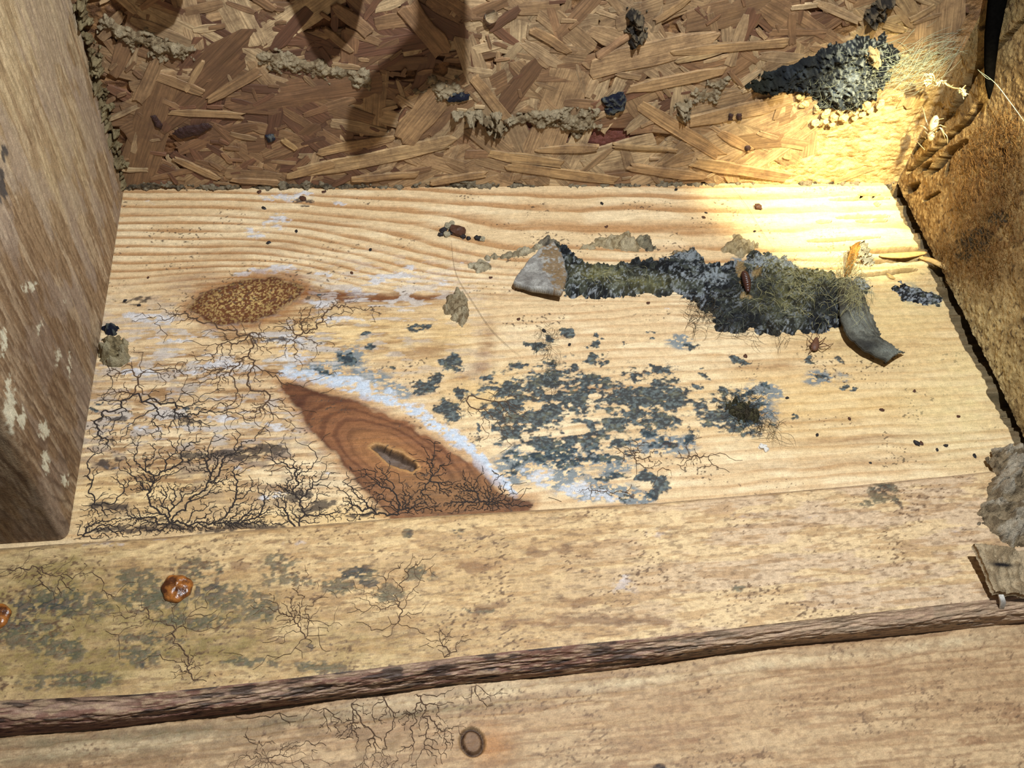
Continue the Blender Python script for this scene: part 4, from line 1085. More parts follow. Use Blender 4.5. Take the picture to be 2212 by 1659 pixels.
# ------------------------------------------------------------------ threads, hairs, cobwebs
def tubes(name, lines, rad, mat, parent=None, label=None, cat=None, kind='stuff', sides=3, taper=True):
    V = []; Fc = []
    for ln in lines:
        ln = np.asarray(ln, float); n = len(ln)
        tg = np.gradient(ln, axis=0); k0 = len(V)
        for i in range(n):
            t = unit(tg[i] + 1e-12); a = unit(np.cross(t, (0.31, 0.52, 0.79))); b = np.cross(t, a)
            r = rad*(1 - .6*abs(2*i/(n - 1) - 1)**2 if taper else 1)
            for s_ in range(sides):
                an = 6.2832*s_/sides
                V.append(ln[i] + r*(math.cos(an)*a + math.sin(an)*b))
        for i in range(n - 1):
            for s_ in range(sides):
                q = (s_ + 1) % sides
                Fc.append((k0 + i*sides + s_, k0 + i*sides + q, k0 + (i + 1)*sides + q, k0 + (i + 1)*sides + s_))
    o = build(name, np.array(V), np.array(Fc), mat, parent)
    if label: tag(o, label, cat)
    if kind: o['kind'] = kind
    return o

def hairs(plane, areas, n, L, h0, h1, seed, curl=.5, direction=None, seg=7):
    r = np.random.default_rng(seed); out = []
    wts = np.array([a[2]*a[3]*(a[5] if len(a) > 5 else 1) for a in areas]); cum = np.cumsum(wts/wts.sum())
    for i in range(n):
        a = areas[int(np.searchsorted(cum, r.random()))]
        q = math.sqrt(r.random()); th = r.random()*6.283; ang = math.radians(a[4] if len(a) > 4 else 0)
        u, v = a[2]*q*math.cos(th), a[3]*q*math.sin(th)
        x, y = a[0] + u*math.cos(ang) - v*math.sin(ang), a[1] + u*math.sin(ang) + v*math.cos(ang)
        p = plane.px2uv([(x, y)])[0]
        d = r.random()*6.283 if direction is None else direction + r.normal()*.5
        k = r.normal()*curl; ll = L*r.uniform(.4, 1.3); hh = r.uniform(h0, h1); pts = []
        hv = r.uniform(.2, 1)*h1
        for j in range(seg):
            t = j/(seg - 1)
            pts.append(plane.at(np.array(p[0]), np.array(p[1]), np.array(hh + hv*math.sin(math.pi*t))))
            p = p + np.array([math.cos(d), math.sin(d)])*ll/seg; d += k/seg*3 + r.normal()*.15
        out.append(pts)
    return out

tubes('fuzz', hairs(OSB, [(1820,160,80,60,-20),(1900,130,70,50,-30),(1830,190,60,40)], 170, .008, .002, .004, 21), .00005, M_FIB_G, mm_root)
tubes('fuzz', hairs(OSB, [(1860,150,60,50,-20),(1800,200,60,30)], 16, .008, .003, .005, 22), .00006, M_FIB_G, mm_root)
def spline(pts, n=24):
    P = np.array(pts, float); t = np.linspace(0, len(P) - 1, n); i = np.minimum(t.astype(int), len(P) - 2); f = (t - i)[:, None]
    g = lambda k: P[np.clip(k, 0, len(P) - 1)]
    p0, p1, p2, p3 = g(i - 1), g(i), g(i + 1), g(i + 2)
    return .5*((2*p1) + (-p0 + p2)*f + (2*p0 - 5*p1 + 4*p2 - p3)*f**2 + (-p0 + 3*p1 - 3*p2 + p3)*f**3)
# cobweb sagging from the mould mat across the corner to the right stud
lines = []; r = np.random.default_rng(31)
ends_a = OSB.hit(np.array([1760., 1830, 1870, 1900]), np.array([200., 205, 190, 150]), .004)
for i in range(260):
    a = OSB.hit(np.array(r.uniform(1800, 1960)), np.array(r.uniform(110, 215)), .003)
    b = RIGHT.hit(np.array(r.uniform(2020, 2100)), np.array(r.uniform(-10, 120)), .003)
    m1_ = a*.6 + b*.4 + r.normal(0, .0035, 3) - Z*.002; m2_ = a*.3 + b*.7 + r.normal(0, .0035, 3)
    f0, f1_ = sorted(r.random(2))
    ln = spline([a, m1_, m2_, b], 20)
    k0, k1_ = int(f0*12), int(8 + f1_*12); k1_ = min(max(k1_, k0 + 5), 20)
    lines.append(ln[k0:k1_])
tubes('cobweb', lines, .00008, M_WEB, None, 'pale green cobweb stretched from the mould mat to the right stud', 'cobweb')
# pale twisted string and single silk threads by the spider
def air(x, y, f):      # a point between the corner walls: fraction f of the way from the wall behind to the camera
    A_ = RIGHT.hit(np.array(float(x)), np.array(float(y))); B_ = OSB.hit(np.array(float(x)), np.array(float(y)))
    d = min((A_ - CAM) @ CF, (B_ - CAM) @ CF); dr = rays(float(x), float(y))
    return CAM + dr*(d*(1 - f))
st_ = [(1990,172),(2000,160),(2012,168),(2004,180),(1996,176),(2010,172),(2024,180),(2034,174),(2046,184),(2060,190),(2074,192),(2080,196),(2084,206),(2078,200),(2082,214)]
ln = spline([air(x, y, .03) for x, y in st_], 60)
lines = [ln]
for i in range(16):
    k = r.integers(2, 50); lines.append(ln[k:k + 8] + r.normal(0, .0006, (len(ln[k:k + 8]), 3)))
tubes('silk_string', lines, .00032, plain('pale_silk', (226, 206, 150), rough=.8), None, 'pale twisted string of silk hanging above the pale spider', 'silk', kind=None, sides=4)
tubes('silk_thread', [spline([air(2118, 155, .03), air(2150, 180, .03), air(2185, 225, .03), air(2212, 262, .03)], 16), spline([air(2112, 150, .03), air(2130, 168, .03), air(2140, 172, .03)], 8)], .00016, M_WEB, None, 'fine grey silk thread in front of the dark splinter', 'silk', kind=None)
# dark pointed splinter against the right stud
def cone_line(name, pts, radii, mat, label, cat, sides=7, group=None, flat=1.0):
    ln = np.array(pts); V = []; Fc = []; n = len(ln); tg = np.gradient(ln, axis=0)
    for i in range(n):
        t = unit(tg[i]); a = unit(np.cross(t, CF)); b = np.cross(t, a)*flat
        for s_ in range(sides):
            an = 6.2832*s_/sides; V.append(ln[i] + radii[i]*(math.cos(an)*a + math.sin(an)*b))
    for i in range(n - 1):
        for s_ in range(sides):
            q = (s_ + 1) % sides; Fc.append((i*sides + s_, i*sides + q, (i + 1)*sides + q, (i + 1)*sides + s_))
    Fc += [tuple(range(sides))[::-1], tuple((n - 1)*sides + s_ for s_ in range(sides))]
    o = build(name, np.array(V), Fc, mat, None); tag(o, label, cat, group); return o
pts = [RIGHT.hit(np.array(float(x)), np.array(float(y)), h) for x, y, h in ((2165,-60,.002),(2152,20,.003),(2143,80,.0035),(2139,140,.004),(2138,185,.004),(2137,214,.004))]
cone_line('dark_splinter', pts, [.0040,.0034,.0028,.0022,.0016,.0003], M_DARK, 'black pointed wood splinter hanging against the right stud', 'splinter', flat=.8)
# fuzz on the right stud
rs_areas = [(2140,400,80,130),(2110,560,80,60),(2180,300,40,60)]
for o_ in [x for x in COL.objects if x.name.startswith('wall_stud') and 'dusty' in x.get('label', '')]:
    tubes('dirt_fuzz', hairs(RIGHT, rs_areas, 900, .007, .0002, .0012, 41, curl=1.2, seg=6), .00010, plain('brown_fuzz', (120, 86, 44), rough=.9), o_)

# ------------------------------------------------------------------ the mouldy strip lying on the plate
def strip_paint(px, py, fa, fb, nA, nB, sd):
    n = fbm(fa/6, fb/4, 801, 4); f = fbm(fa/.8, fb/.7, 811, 3); g = fbm(fa/2.2, fb/1.8, 821, 4)
    c = np.zeros(px.shape + (3,)) + lin((40, 42, 44))
    c = mix(c, lin((18, 18, 22)), sstep(.45, .62, n)*.9)
    c = mix(c, lin((172, 178, 184)), sstep(.54, .70, f*.6 + g*.4)*.85)
    c = mix(c, lin((104, 108, 92)), sstep(.5, .8, fbm(fa/3.4, fb/2.6, 831, 3))*.5)
    yl = gsum(px, py, [(1700,610,60,50),(1680,650,60,40),(1300,600,60,20),(1380,620,60,14),(1760,600,50,40)])
    c = mix(c, lin((150, 142, 84)), np.clip(yl*(.1 + 1.1*g), 0, 1)*.7)
    bl = gsum(px, py, [(1400,575,60,16),(1460,560,50,16),(1575,620,30,26),(1600,690,60,24),(1565,705,30,14),(1650,640,30,30),(1780,660,30,30),(1760,700,26,16),(1330,570,30,12),(1220,545,14,14)])
    c = mix(c, lin((16, 17, 22)), np.clip(bl*(.4 + 1.0*f), 0, 1)*.9)
    wt = gsum(px, py, [(1480,560,50,14),(1640,575,40,12),(1700,570,40,18),(1540,610,30,18),(1590,570,30,12),(1850,612,40,20)])
    c = mix(c, lin((170, 176, 178)), sstep(.35, .6, wt*(.3 + .9*f))*.7)
    tn = gsum(px, py, [(1596,590,10,36,-8),(1630,600,12,14),(1610,650,14,8),(1460,545,40,8)])
    c = mix(c, lin((176, 144, 92)), sstep(.35, .6, tn*(.4 + .8*g))*.8)
    return c
strip = empty('mouldy_felt_strip', tuple(PLATE.hit(np.array(1560.), np.array(650.))))
tag(strip, 'black and grey mouldy felt strip lying across the pale plate', 'felt strip')
lump('strip_body', PLATE, [(1190,520),(1225,535),(1240,558),(1270,568),(1320,574),(1360,566),(1400,560),(1440,556),(1455,545),(1490,540),(1505,538),(1508,562),(1540,572),(1575,574),(1600,565),(1612,545),(1640,540),(1660,556),(1700,560),(1730,580),(1760,582),(1795,596),(1830,612),(1824,650),(1815,690),(1800,715),(1760,720),(1700,722),(1640,724),(1620,712),(1590,722),(1555,718),(1535,680),(1510,660),(1480,640),(1440,634),(1380,640),(1300,645),(1222,640),(1205,600),(1195,560)],
     .0028, strip_paint, M_MOULD, parent=strip, seed=80, jag=.0018, rough=.38, taper=.0045, res=.00033)
tubes('matted_fibres', hairs(PLATE, [(1300,610,80,28),(1450,600,100,30),(1600,650,90,60),(1720,650,90,66),(1560,690,60,26)], 300, .007, .0010, .0024, 51, curl=.9), .00006, M_FIB_G, strip)
tubes('matted_fibres', hairs(PLATE, [(1700,630,80,60),(1760,640,70,70),(1330,610,70,20),(1680,600,60,30)], 260, .009, .0016, .0034, 52, curl=.9), .00006, M_FIB_Y, strip)
tubes('matted_fibres', hairs(PLATE, [(1520,670,60,30,40),(1510,700,30,30),(1640,730,100,10),(1810,660,40,50)], 160, .012, .0008, .003, 53, curl=1.0), .00008, M_FIB_D, strip)
# curled end: a bent sheet that lifts off the plate
cp = [[(1815,600),(1868,640)],[(1812,650),(1888,690)],[(1818,690),(1900,722)],[(1832,722),(1912,738)],[(1858,748),(1925,742)],[(1890,768),(1938,756)],[(1915,782),(1955,762)]]
hl = [.004,.006,.0075,.008,.0075,.0065,.0055]
rows = []
for (p, q), h in zip(cp, hl):
    A_ = PLATE.hit(np.array(float(p[0])), np.array(float(p[1])), h*.8); B_ = PLATE.hit(np.array(float(q[0])), np.array(float(q[1])), h*.35)
    rows.append((A_, B_))
ra = spline([r_[0] for r_ in rows], 60); rb = spline([r_[1] for r_ in rows], 60)
v_ = np.linspace(0, 1, 40); G = ra[:, None]*(1 - v_)[None, :, None] + rb[:, None]*v_[None, :, None]
uu, vv = np.meshgrid(np.linspace(0, 1, 60), v_, indexing='ij')
nz_ = fbm(uu*18, vv*9, 861, 4); G = G + (nz_ - .5)[..., None]*.0012*Z + (np.sin(np.pi*vv)*.0025)[..., None]*Z
G[:, -1] += (rng.random((60, 1)) - .5)*.0016*np.array([1, .4, 0])
Gb = G - np.array([0, 0, .0006])
pxc, pyc = project(G)
cc = np.zeros(G.shape) + lin((128, 126, 112)); cc = mix(cc, lin((70, 66, 58)), sstep(.48, .64, nz_)*.8)
cc = mix(cc, lin((54, 48, 38)), sstep(.25, .0, vv)*.7); cc = mix(cc, lin((50, 48, 46)), gsum(pxc, pyc, [(1880,745,34,16),(1870,700,8,6)])*.8)
cc = mix(cc, lin((150, 152, 140)), gsum(pxc, pyc, [(1930,755,24,12),(1860,690,26,24)])*.7)
fg = grid_faces(60, 40).reshape(-1, 4); n0 = 2400
idx = np.arange(2400).reshape(60, 40); rim_ = np.concatenate([idx[0, :], idx[1:, -1], idx[-1, ::-1][1:], idx[::-1, 0][1:-1]])
fr_ = np.stack([rim_, np.roll(rim_, -1), np.roll(rim_, -1) + n0, rim_ + n0], -1)
o = build('curled_end', np.concatenate([G.reshape(-1, 3), Gb.reshape(-1, 3)]), np.concatenate([fg, fg[:, ::-1] + n0, fr_]), M_MOULD, strip, np.concatenate([cc.reshape(-1, 3)]*2))
o['label'] = 'grey curled end lifting off the plate'
tubes('matted_fibres', [[p_ + Z*.0006 for p_ in l_] for l_ in hairs(PLATE, [(1820,650,20,60,-10)], 160, .010, .006, .008, 54, curl=.8)], .00008, M_FIB_Y, strip)
# loose flakes along the strip
lump('clay_flake', PLATE, [(1245,540),(1265,530),(1300,515),(1340,506),(1360,506),(1372,518),(1385,530),(1380,545),(1350,540),(1300,535),(1262,537)], .0022, clay((168, 150, 116), (120, 100, 70), (190, 174, 142)), M_CLAY, 'tan crumbly clay flake behind the left half of the felt strip', 'dried clay', seed=90)
lump('clay_flake', PLATE, [(1376,520),(1394,508),(1402,512),(1415,535),(1412,545),(1396,545),(1384,538)], .003, clay((128, 118, 96), (52, 50, 48), (172, 160, 130)), M_CLAY, 'small dark clay crumb beside the tan flake behind the felt strip', 'dried clay', seed=91)
lump('clay_flake', PLATE, [(1558,538),(1575,525),(1592,508),(1604,512),(1610,526),(1636,534),(1620,546),(1602,556),(1580,548),(1565,545)], .003, clay((170, 150, 112), (116, 96, 66), (196, 178, 142)), M_CLAY, 'tan angular clay flake standing behind the middle of the felt strip', 'dried clay', seed=92, rough=.3)
lump('clay_smear', PLATE, [(1050,556),(1100,542),(1150,535),(1165,528),(1160,545),(1120,556),(1060,562)], .0016, clay(), M_CLAY, 'thin grey clay smear leading to the pale wedge chunk', 'dried clay', seed=93, jag=.0016)
lump('mould_fleck', PLATE, [(1810,608),(1850,598),(1876,606),(1870,628),(1840,636),(1815,626)], .0006, strip_paint, M_MOULD, 'thin grey mould fleck between felt strip and torn scrap', 'mould', seed=94, jag=.002)
lump('mould_fleck', PLATE, [(1925,622),(1950,612),(1975,624),(2010,628),(2034,650),(2020,660),(1980,660),(1945,652)], .0008, strip_paint, M_MOULD, 'thin grey mould fleck beside the dusty right stud', 'mould', seed=95, jag=.002)
lump('clay_blob', PLATE, [(962,642),(985,632),(1005,642),(1014,665),(1010,690),(998,702),(985,692),(965,680),(958,660)], .0028, clay((152, 134, 104), (100, 80, 56), (178, 164, 134)), M_CLAY, 'round grey-brown clay blob on the pale plate beside the brown streak', 'dried clay', seed=96, rough=.6)
lump('clay_blob', PLATE, [(222,735),(240,728),(262,725),(274,745),(280,775),(262,792),(235,790),(215,780)], .004, clay((140, 124, 92), (84, 72, 52), (170, 158, 128)), M_CLAY, 'olive grey clay blob against the foot of the left stud', 'dried clay', seed=97, rough=.6)
lump('black_crumb', PLATE, [(222,712),(240,705),(256,710),(250,722),(228,724)], .004, ink, M_MOULD, 'black crumb on top of the clay blob at the left stud', 'crumb', seed=98)
lump('clay_smear', PLATE, [(1015,575),(1040,562),(1060,570),(1062,582),(1030,590)], .0012, clay(), M_CLAY, 'small grey clay smear left of the pale wedge chunk', 'dried clay', seed=99, jag=.0014)
lump('clay_smear', PLATE, [(1205,520),(1185,512),(1162,520),(1160,532),(1190,535),(1212,545),(1215,530)], .003, clay((128, 118, 100), (50, 48, 48), (168, 156, 130)), M_CLAY, 'dark clay crumb on the tip of the pale wedge chunk', 'dried clay', seed=100)

# pale wedge-shaped mortar chunk
ck = [(1112,634),(1130,590),(1165,548),(1195,530),(1215,560),(1222,610),(1212,650),(1195,662),(1160,655),(1130,645)]
def chunk_paint(px, py, fa, fb, nA, nB, sd):
    c = np.zeros(px.shape + (3,)) + lin((178, 174, 166))
    c = mix(c, lin((128, 122, 116)), sstep(.48, .64, nA)*.6)
    br = gsum(px, py, [(1205,600,18,36,-12),(1190,545,26,20),(1195,575,24,16)])
    c = mix(c, lin((140, 112, 74)), sstep(.3, .55, br*(.3 + .9*nB))*.85)
    ed = gsum(px, py, [(1125,635,12,10),(1140,610,10,10),(1200,655,20,8)])
    return mix(c, lin((70, 60, 52)), np.clip(ed, 0, 1)*.6)
def slab(name, plane, poly, top, thick, paint, mat, label, cat, res=.00035, tp=.0006, seed=0, jag=.0003):
    """a tilted piece with its own thickness: upper and lower skin meet along the traced outline"""
    Q = plane.px2uv(poly); lo, hi = Q.min(0) - .001, Q.max(0) + .001
    A, B = np.meshgrid(np.arange(lo[0], hi[0], res), np.arange(lo[1], hi[1], res)); fa, fb = A*1000, B*1000
    nA = fbm(fa/5, fb/5, 600 + seed, 4); nB = fbm(fa/1.1, fb/1.1, 650 + seed, 3)
    sd = poly_sdf(A, B, Q) + jag*(nA - .5)*2
    k = np.clip(sd/tp, 0, 1)**.5
    T = top(A, B); up = T - thick*.25*(1 - k) + .0006*(nA - .5) + .0003*(nB - .5); dn = np.maximum(T - thick*(.25 + .75*k), .0001)
    F = grid_faces(*A.shape); keep = (sd[:-1, :-1] > 0) & (sd[1:, 1:] > 0) & (sd[1:, :-1] > 0) & (sd[:-1, 1:] > 0)
    f = F[keep].reshape(-1, 4)
    px, py = project(plane.at(A, B, T)); c = paint(px, py, fa, fb, nA, nB, sd).reshape(-1, 3)
    n0 = A.size
    ed = np.concatenate([f[:, [0, 1]], f[:, [1, 2]], f[:, [2, 3]], f[:, [3, 0]]]); key = np.minimum(ed[:, 0], ed[:, 1])*n0 + np.maximum(ed[:, 0], ed[:, 1])
    u, inv, ct = np.unique(key, return_inverse=True, return_counts=True); b = ed[ct[inv] == 1]
    side = np.stack([b[:, 0], b[:, 0] + n0, b[:, 1] + n0, b[:, 1]], -1)
    V = np.concatenate([plane.at(A, B, up).reshape(-1, 3), plane.at(A, B, dn).reshape(-1, 3)])
    a, cc_, _, f_ = sub_mesh(V, np.concatenate([c, c*.8]), None, np.concatenate([f, f[:, ::-1] + n0, side]))
    v = a[f_[0]]
    if np.cross(v[1] - v[0], v[2] - v[0]) @ plane.n < 0: f_ = f_[:, ::-1]
    o = build(name, a, f_, mat, None, cc_); tag(o, label, cat); return o
ck = [(1104,630),(1122,602),(1138,578),(1165,546),(1196,528),(1212,558),(1222,612),(1211,660),(1175,652),(1140,642)]
def chunk_top(A, B):
    q = PLATE.px2uv([(1190,535),(1150,650)]); d = q[1] - q[0]
    t = ((A - q[0][0])*d[0] + (B - q[0][1])*d[1])/(d @ d)
    x = (A - q[0][0])*1000
    return .0028 + .0050*np.clip(t, 0, 1.1) - .0012*np.clip((x - 4)/6, 0, 1) - .0016*np.clip((-x - 6)/6, 0, 1)
slab('mortar_chunk', PLATE, ck, chunk_top, .0035, chunk_paint, M_CLAY, 'pale grey wedge-shaped mortar chunk at the left end of the felt strip', 'mortar chunk', seed=110)

# small crumbs and pellets
rc = random.Random(77)
root = empty('debris_crumb', tuple(PLATE.hit(np.array(980.), np.array(505.))))
tag(root, 'dark crumb pile with a rust-brown flake on the pale upper plate', 'crumb')
for x, y, rp, me in [(958,500,8,BV[0]),(968,490,9,GV[0]),(976,484,6,GV[1]),(952,508,6,BV[1]),(965,508,8,GV[2]),(1000,512,6,BV[2]),(1012,516,5,BV[0]),(1032,516,7,BV[1]),(1042,518,6,GV[1]),(975,503,7,BV[0])]:
    put(me, 'crumb', PLATE, x, y, rp, root, ang=rc.uniform(0, 3))
o = put(PV[0], 'rust_flake', PLATE, 988, 502, 15, root, squash=.55, ang=.4, asp=1.1); o['label'] = 'rust-brown angular flake'
tag(put(PV[1], 'brown_pellet', PLATE, 1637, 449, 9), 'brown oval pellet alone on the bright upper plate', 'pellet')
tag(put(PV[1], 'brown_pellet', PLATE, 1213, 713, 7), 'brown pellet under the front edge of the felt strip', 'pellet') if False else None
SCAT = [(2043,963,5),(2024,972,4),(1980,958,7),(1905,886,5),(1975,845,4),(1990,958,5),(1555,880,4),(1230,745,4),(1300,440,4),(1520,470,4),(1310,490,4),(1610,770,5),(1525,460,3),(1460,410,4),(640,500,4),(655,430,8),(700,415,5),(560,415,5),(570,450,5),(580,525,5),(800,540,4),(760,590,4),(1060,600,4),(1120,690,4),(1175,715,5),(1700,860,4),(1765,940,4),(1835,905,4),(1750,750,3),(1400,655,4),(1480,1100,0),(300,660,4),(270,650,4),(320,600,3),(1920,760,4),(2070,900,4),(2105,985,5),(1880,1000,3),(1630,500,3)]
for i, (x, y, rp) in enumerate(SCAT):
    if rp == 0: continue
    tag(put((BV + PV)[i % 6], 'dark_speck', PLATE, x, y, rp*.75, ang=i, asp=1.5, squash=.5), 'tiny dark pellet scattered on the pale plate', 'pellet', 'tiny dark pellets scattered on the plate')
root = empty('white_crumb', tuple(PLATE.hit(np.array(1650.), np.array(968.))))
tag(root, 'small whitish crumb alone on the plate right of the mould colonies', 'crumb')
M_WHITEP = plain('white_crumb', (206, 200, 190), rough=.9, scale=1500)
WV = [clod_mesh(80 + i, M_WHITEP) for i in range(2)]
for x, y, rp in ((1645,966,7),(1654,972,6),(1652,964,4)): put(WV[0], 'crumb', PLATE, x, y, rp, root, ang=x)

# dark webby clump on the plate
root = empty('web_clump', tuple(PLATE.hit(np.array(1610.), np.array(900.))))
tag(root, 'dark brown webby clump among the right mould colonies', 'cobweb')
lump('clump', PLATE, [(1565,875),(1590,868),(1620,875),(1640,895),(1632,915),(1612,922),(1600,905),(1578,892)], .0012, lambda px, py, fa, fb, nA, nB, sd: mix(np.zeros(px.shape + (3,)) + lin((50, 48, 32)), lin((82, 76, 50)), sstep(.5, .66, nB)), M_MOULD, parent=root, seed=120, jag=.002, rough=.8)
tubes('loose_threads', hairs(PLATE, [(1605,890,40,26),(1640,930,50,16,20)], 120, .009, .0006, .003, 61, curl=1.1), .00008, M_FIB_D, root)
o = tubes('hair_tuft', hairs(PLATE, [(1180,730,30,40,10),(1190,800,14,60,-5)], 80, .008, .0003, .0010, 62, curl=1.2, direction=-1.4), .00006, M_FIB_D, None, 'thin dark hair tuft trailing over the mould colonies below the chunk', 'hair', kind=None)
tubes('silk_thread', [spline([PLATE.hit(np.array(float(x)), np.array(float(y)), .0008) for x, y in pl], 20) for pl in ([(975,520),(985,590),(1020,650),(1060,710),(1100,750),(1125,770)],)], .00007, M_FIB_D, None, 'long fine dark thread slanting across the plate past the clay blob', 'silk', kind=None)
tubes('silk_thread', [spline([PLATE.hit(np.array(float(x)), np.array(float(y)), .0008) for x, y in pl], 20) for pl in ([(1560,380),(1610,440),(1640,490),(1670,535)],)], .00006, M_FIB_D, None, 'fine thread slanting past the brown pellet on the upper plate', 'silk', kind=None)

# torn scrap and slivers at the right end
root = empty('torn_scrap', tuple(PLATE.hit(np.array(1850.), np.array(560.))))
tag(root, 'curled dry brown and white scrap standing beside the split end of the plate', 'scrap')
def sheet(name, quad, mat_, parent, hts, bulge, colr, n=14):
    A_ = [PLATE.hit(np.array(float(x)), np.array(float(y)), h) for (x, y), h in zip(quad, hts)]
    u_, w_ = np.meshgrid(np.linspace(0, 1, n), np.linspace(0, 1, n))
    G = ((1-u_)*(1-w_))[..., None]*A_[0] + (u_*(1-w_))[..., None]*A_[1] + (u_*w_)[..., None]*A_[2] + ((1-u_)*w_)[..., None]*A_[3]
    nn = fbm(u_*5, w_*5, int(quad[0][0]), 3)
    G = G + ((nn - .5)*.003 + np.sin(np.pi*u_)*bulge)[..., None]*Z + ((nn - .5)*.0014)[..., None]*np.array([1, 0, 0])
    Gb_ = G - np.array([.0002, .0002, .0004]); N_ = n*n; idx = np.arange(N_).reshape(n, n)
    rim_ = np.concatenate([idx[0], idx[1:, -1], idx[-1, ::-1][1:], idx[::-1, 0][1:-1]])
    f_ = grid_faces(n, n).reshape(-1, 4); fr_ = np.stack([rim_, np.roll(rim_, -1), np.roll(rim_, -1) + N_, rim_ + N_], -1)
    c = np.zeros(G.shape) + lin(colr); c = mix(c, lin(colr)*.5, sstep(.5, .65, nn))
    return build(name, np.concatenate([G.reshape(-1, 3), Gb_.reshape(-1, 3)]), np.concatenate([f_, f_[:, ::-1] + N_, fr_]), mat_, parent, np.concatenate([c.reshape(-1, 3)]*2))
sheet('brown_curl', [(1838,530),(1862,528),(1836,592),(1824,600)], M_CLAY, root, (.006, .007, .002, .0002), .001, (176, 126, 62))
sheet('white_curl', [(1846,526),(1872,532),(1880,560),(1852,556)], M_CLAY, root, (.006, .007, .002, .001), .002, (206, 196, 166))
sheet('white_curl', [(1858,556),(1886,560),(1884,574),(1862,570)], M_CLAY, root, (.003, .003, .0006, .0006), .001, (210, 204, 180))
def sliver(pts, wid, h, label, col=M_SLIVER):
    ln = spline([PLATE.hit(np.array(float(x)), np.array(float(y)), hh) for (x, y), hh in zip(pts, h)], 12)
    rad = [wid*max(.15, math.sin(math.pi*(i + .6)/12.2)**.6) for i in range(12)]
    return cone_line('wood_sliver', ln, rad, col, label, 'sliver', sides=6, flat=.35)
sliver([(1985,556),(2010,562),(2040,576),(2080,594)], .0012, (.0006,.002,.0028,.0022), 'thin bright wood sliver crossing the gap to the right stud')
sliver([(1900,552),(1950,552),(2002,546)], .0014, (.0010,.0012,.0010), 'flat wood sliver lying along the split in the plate end')
sliver([(1915,590),(1925,596),(1934,602)], .0004, (.0008,.002,.0008), 'tiny wood sliver at the lowest split of the plate end')

# ------------------------------------------------------------------ insects
def creature(name, plane, body, legs, mat_, label, cat, hz):
    """body: list of (x, y, radius_px); legs: lists of (x, y, height m); all one mesh"""
    V = []; Fc = []
    def ring(ln, rad, sides, up=1.0):
        n = len(ln); tg = np.gradient(ln, axis=0); k0 = len(V)
        for i in range(n):
            t = unit(tg[i]); a = unit(np.cross(t, plane.n)); b = np.cross(a, t)
            for s_ in range(sides):
                an = 6.2832*s_/sides; V.append(ln[i] + rad[i]*(math.cos(an)*a + up*math.sin(an)*b))
        for i in range(n - 1):
            for s_ in range(sides):
                q = (s_ + 1) % sides; Fc.append((k0 + i*sides + s_, k0 + i*sides + q, k0 + (i+1)*sides + q, k0 + (i+1)*sides + s_))
        Fc.append(tuple(k0 + s_ for s_ in range(sides))[::-1]); Fc.append(tuple(k0 + (n-1)*sides + s_ for s_ in range(sides)))
    P = np.array([plane.hit(np.array(float(x)), np.array(float(y)), hz) for x, y, _ in body]); dp = float((P[0] - CAM) @ CF)/FPX
    R = np.array([r_ for _, _, r_ in body])*dp
    t = np.linspace(0, len(P) - 1, 40)
    ring(spline(P, 40), np.maximum(np.interp(t, range(len(P)), R), dp*.4), 12, .85)
    for lg in legs:
        pts = np.array([plane.hit(np.array(float(x)), np.array(float(y)), h) for x, y, h in lg[1:]])
        w_ = lg[0]*dp; ring(spline(pts, 14), np.linspace(w_, w_*.45, 14), 5)
    o = build(name, np.array(V), Fc, mat_, None); tag(o, label, cat); return o
M_SPID = plain('pale_spider', (206, 184, 140), rough=.55, scale=1400, var=.3)
hS = .007
creature('spider', RIGHT, [(2024,250,1),(2022,254,7),(2019,262,10),(2016,272,11),(2014,280,8),(2013,284,4.5),(2012,289,7.5),(2011,296,8.5),(2009,302,5),(2008,305,1.5)],
 [[1.3,(2006,274,hS),(2000,258,hS+.001),(1996,242,hS),(1990,225,.004)],[1.3,(2004,282,hS),(1990,272,hS+.002),(1980,278,hS+.001),(1974,296,.006),(1998,324,.003)],[1.3,(2006,284,hS),(1996,274,hS+.002),(1984,272,hS),(1968,276,.003)],
  [1.3,(2006,292,hS),(1998,284,hS+.001),(1996,292,.006),(2000,300,.004)],[1.3,(2022,276,hS),(2030,270,hS+.002),(2036,272,hS),(2044,275,.004)],[1.3,(2020,282,hS),(2032,276,hS+.002),(2040,288,.006),(2046,296,.005),(2047,312,.003)],
  [1.3,(2020,284,hS),(2030,276,hS+.003),(2038,290,.007),(2043,306,.003)],[1.2,(2018,260,hS),(2028,258,hS+.001),(2039,256,.004)],[1.2,(2018,290,hS),(2024,284,hS),(2022,296,.005)]],
 M_SPID, 'pale straw-coloured spider with spread thin legs on the right stud', 'spider', hS)
hS = .0016
creature('spider', PLATE, [(1764,730,3),(1763,736,6),(1762,742,8),(1760,748,10),(1759,753,8),(1758,757,2)],
 [[1.2,(1756,744,hS),(1748,738,.004),(1744,730,.0004)],[1.2,(1755,748,hS),(1746,746,.004),(1742,756,.0004)],[1.2,(1768,742,hS),(1778,734,.004),(1784,728,.0004)],[1.2,(1768,746,hS),(1780,742,.005),(1795,752,.0004)],[1.2,(1768,750,hS),(1782,748,.005),(1800,742,.0004)],
  [1.2,(1764,736,hS),(1770,728,.003),(1764,720,.0004)],[1.2,(1758,738,hS),(1752,730,.003),(1756,720,.0004)],[1.2,(1756,754,hS),(1750,758,.003),(1746,766,.0004)]],
 plain('brown_spider', (98, 66, 50), rough=.5, scale=1400), 'small brown spider on the plate in front of the felt strip', 'spider', hS)
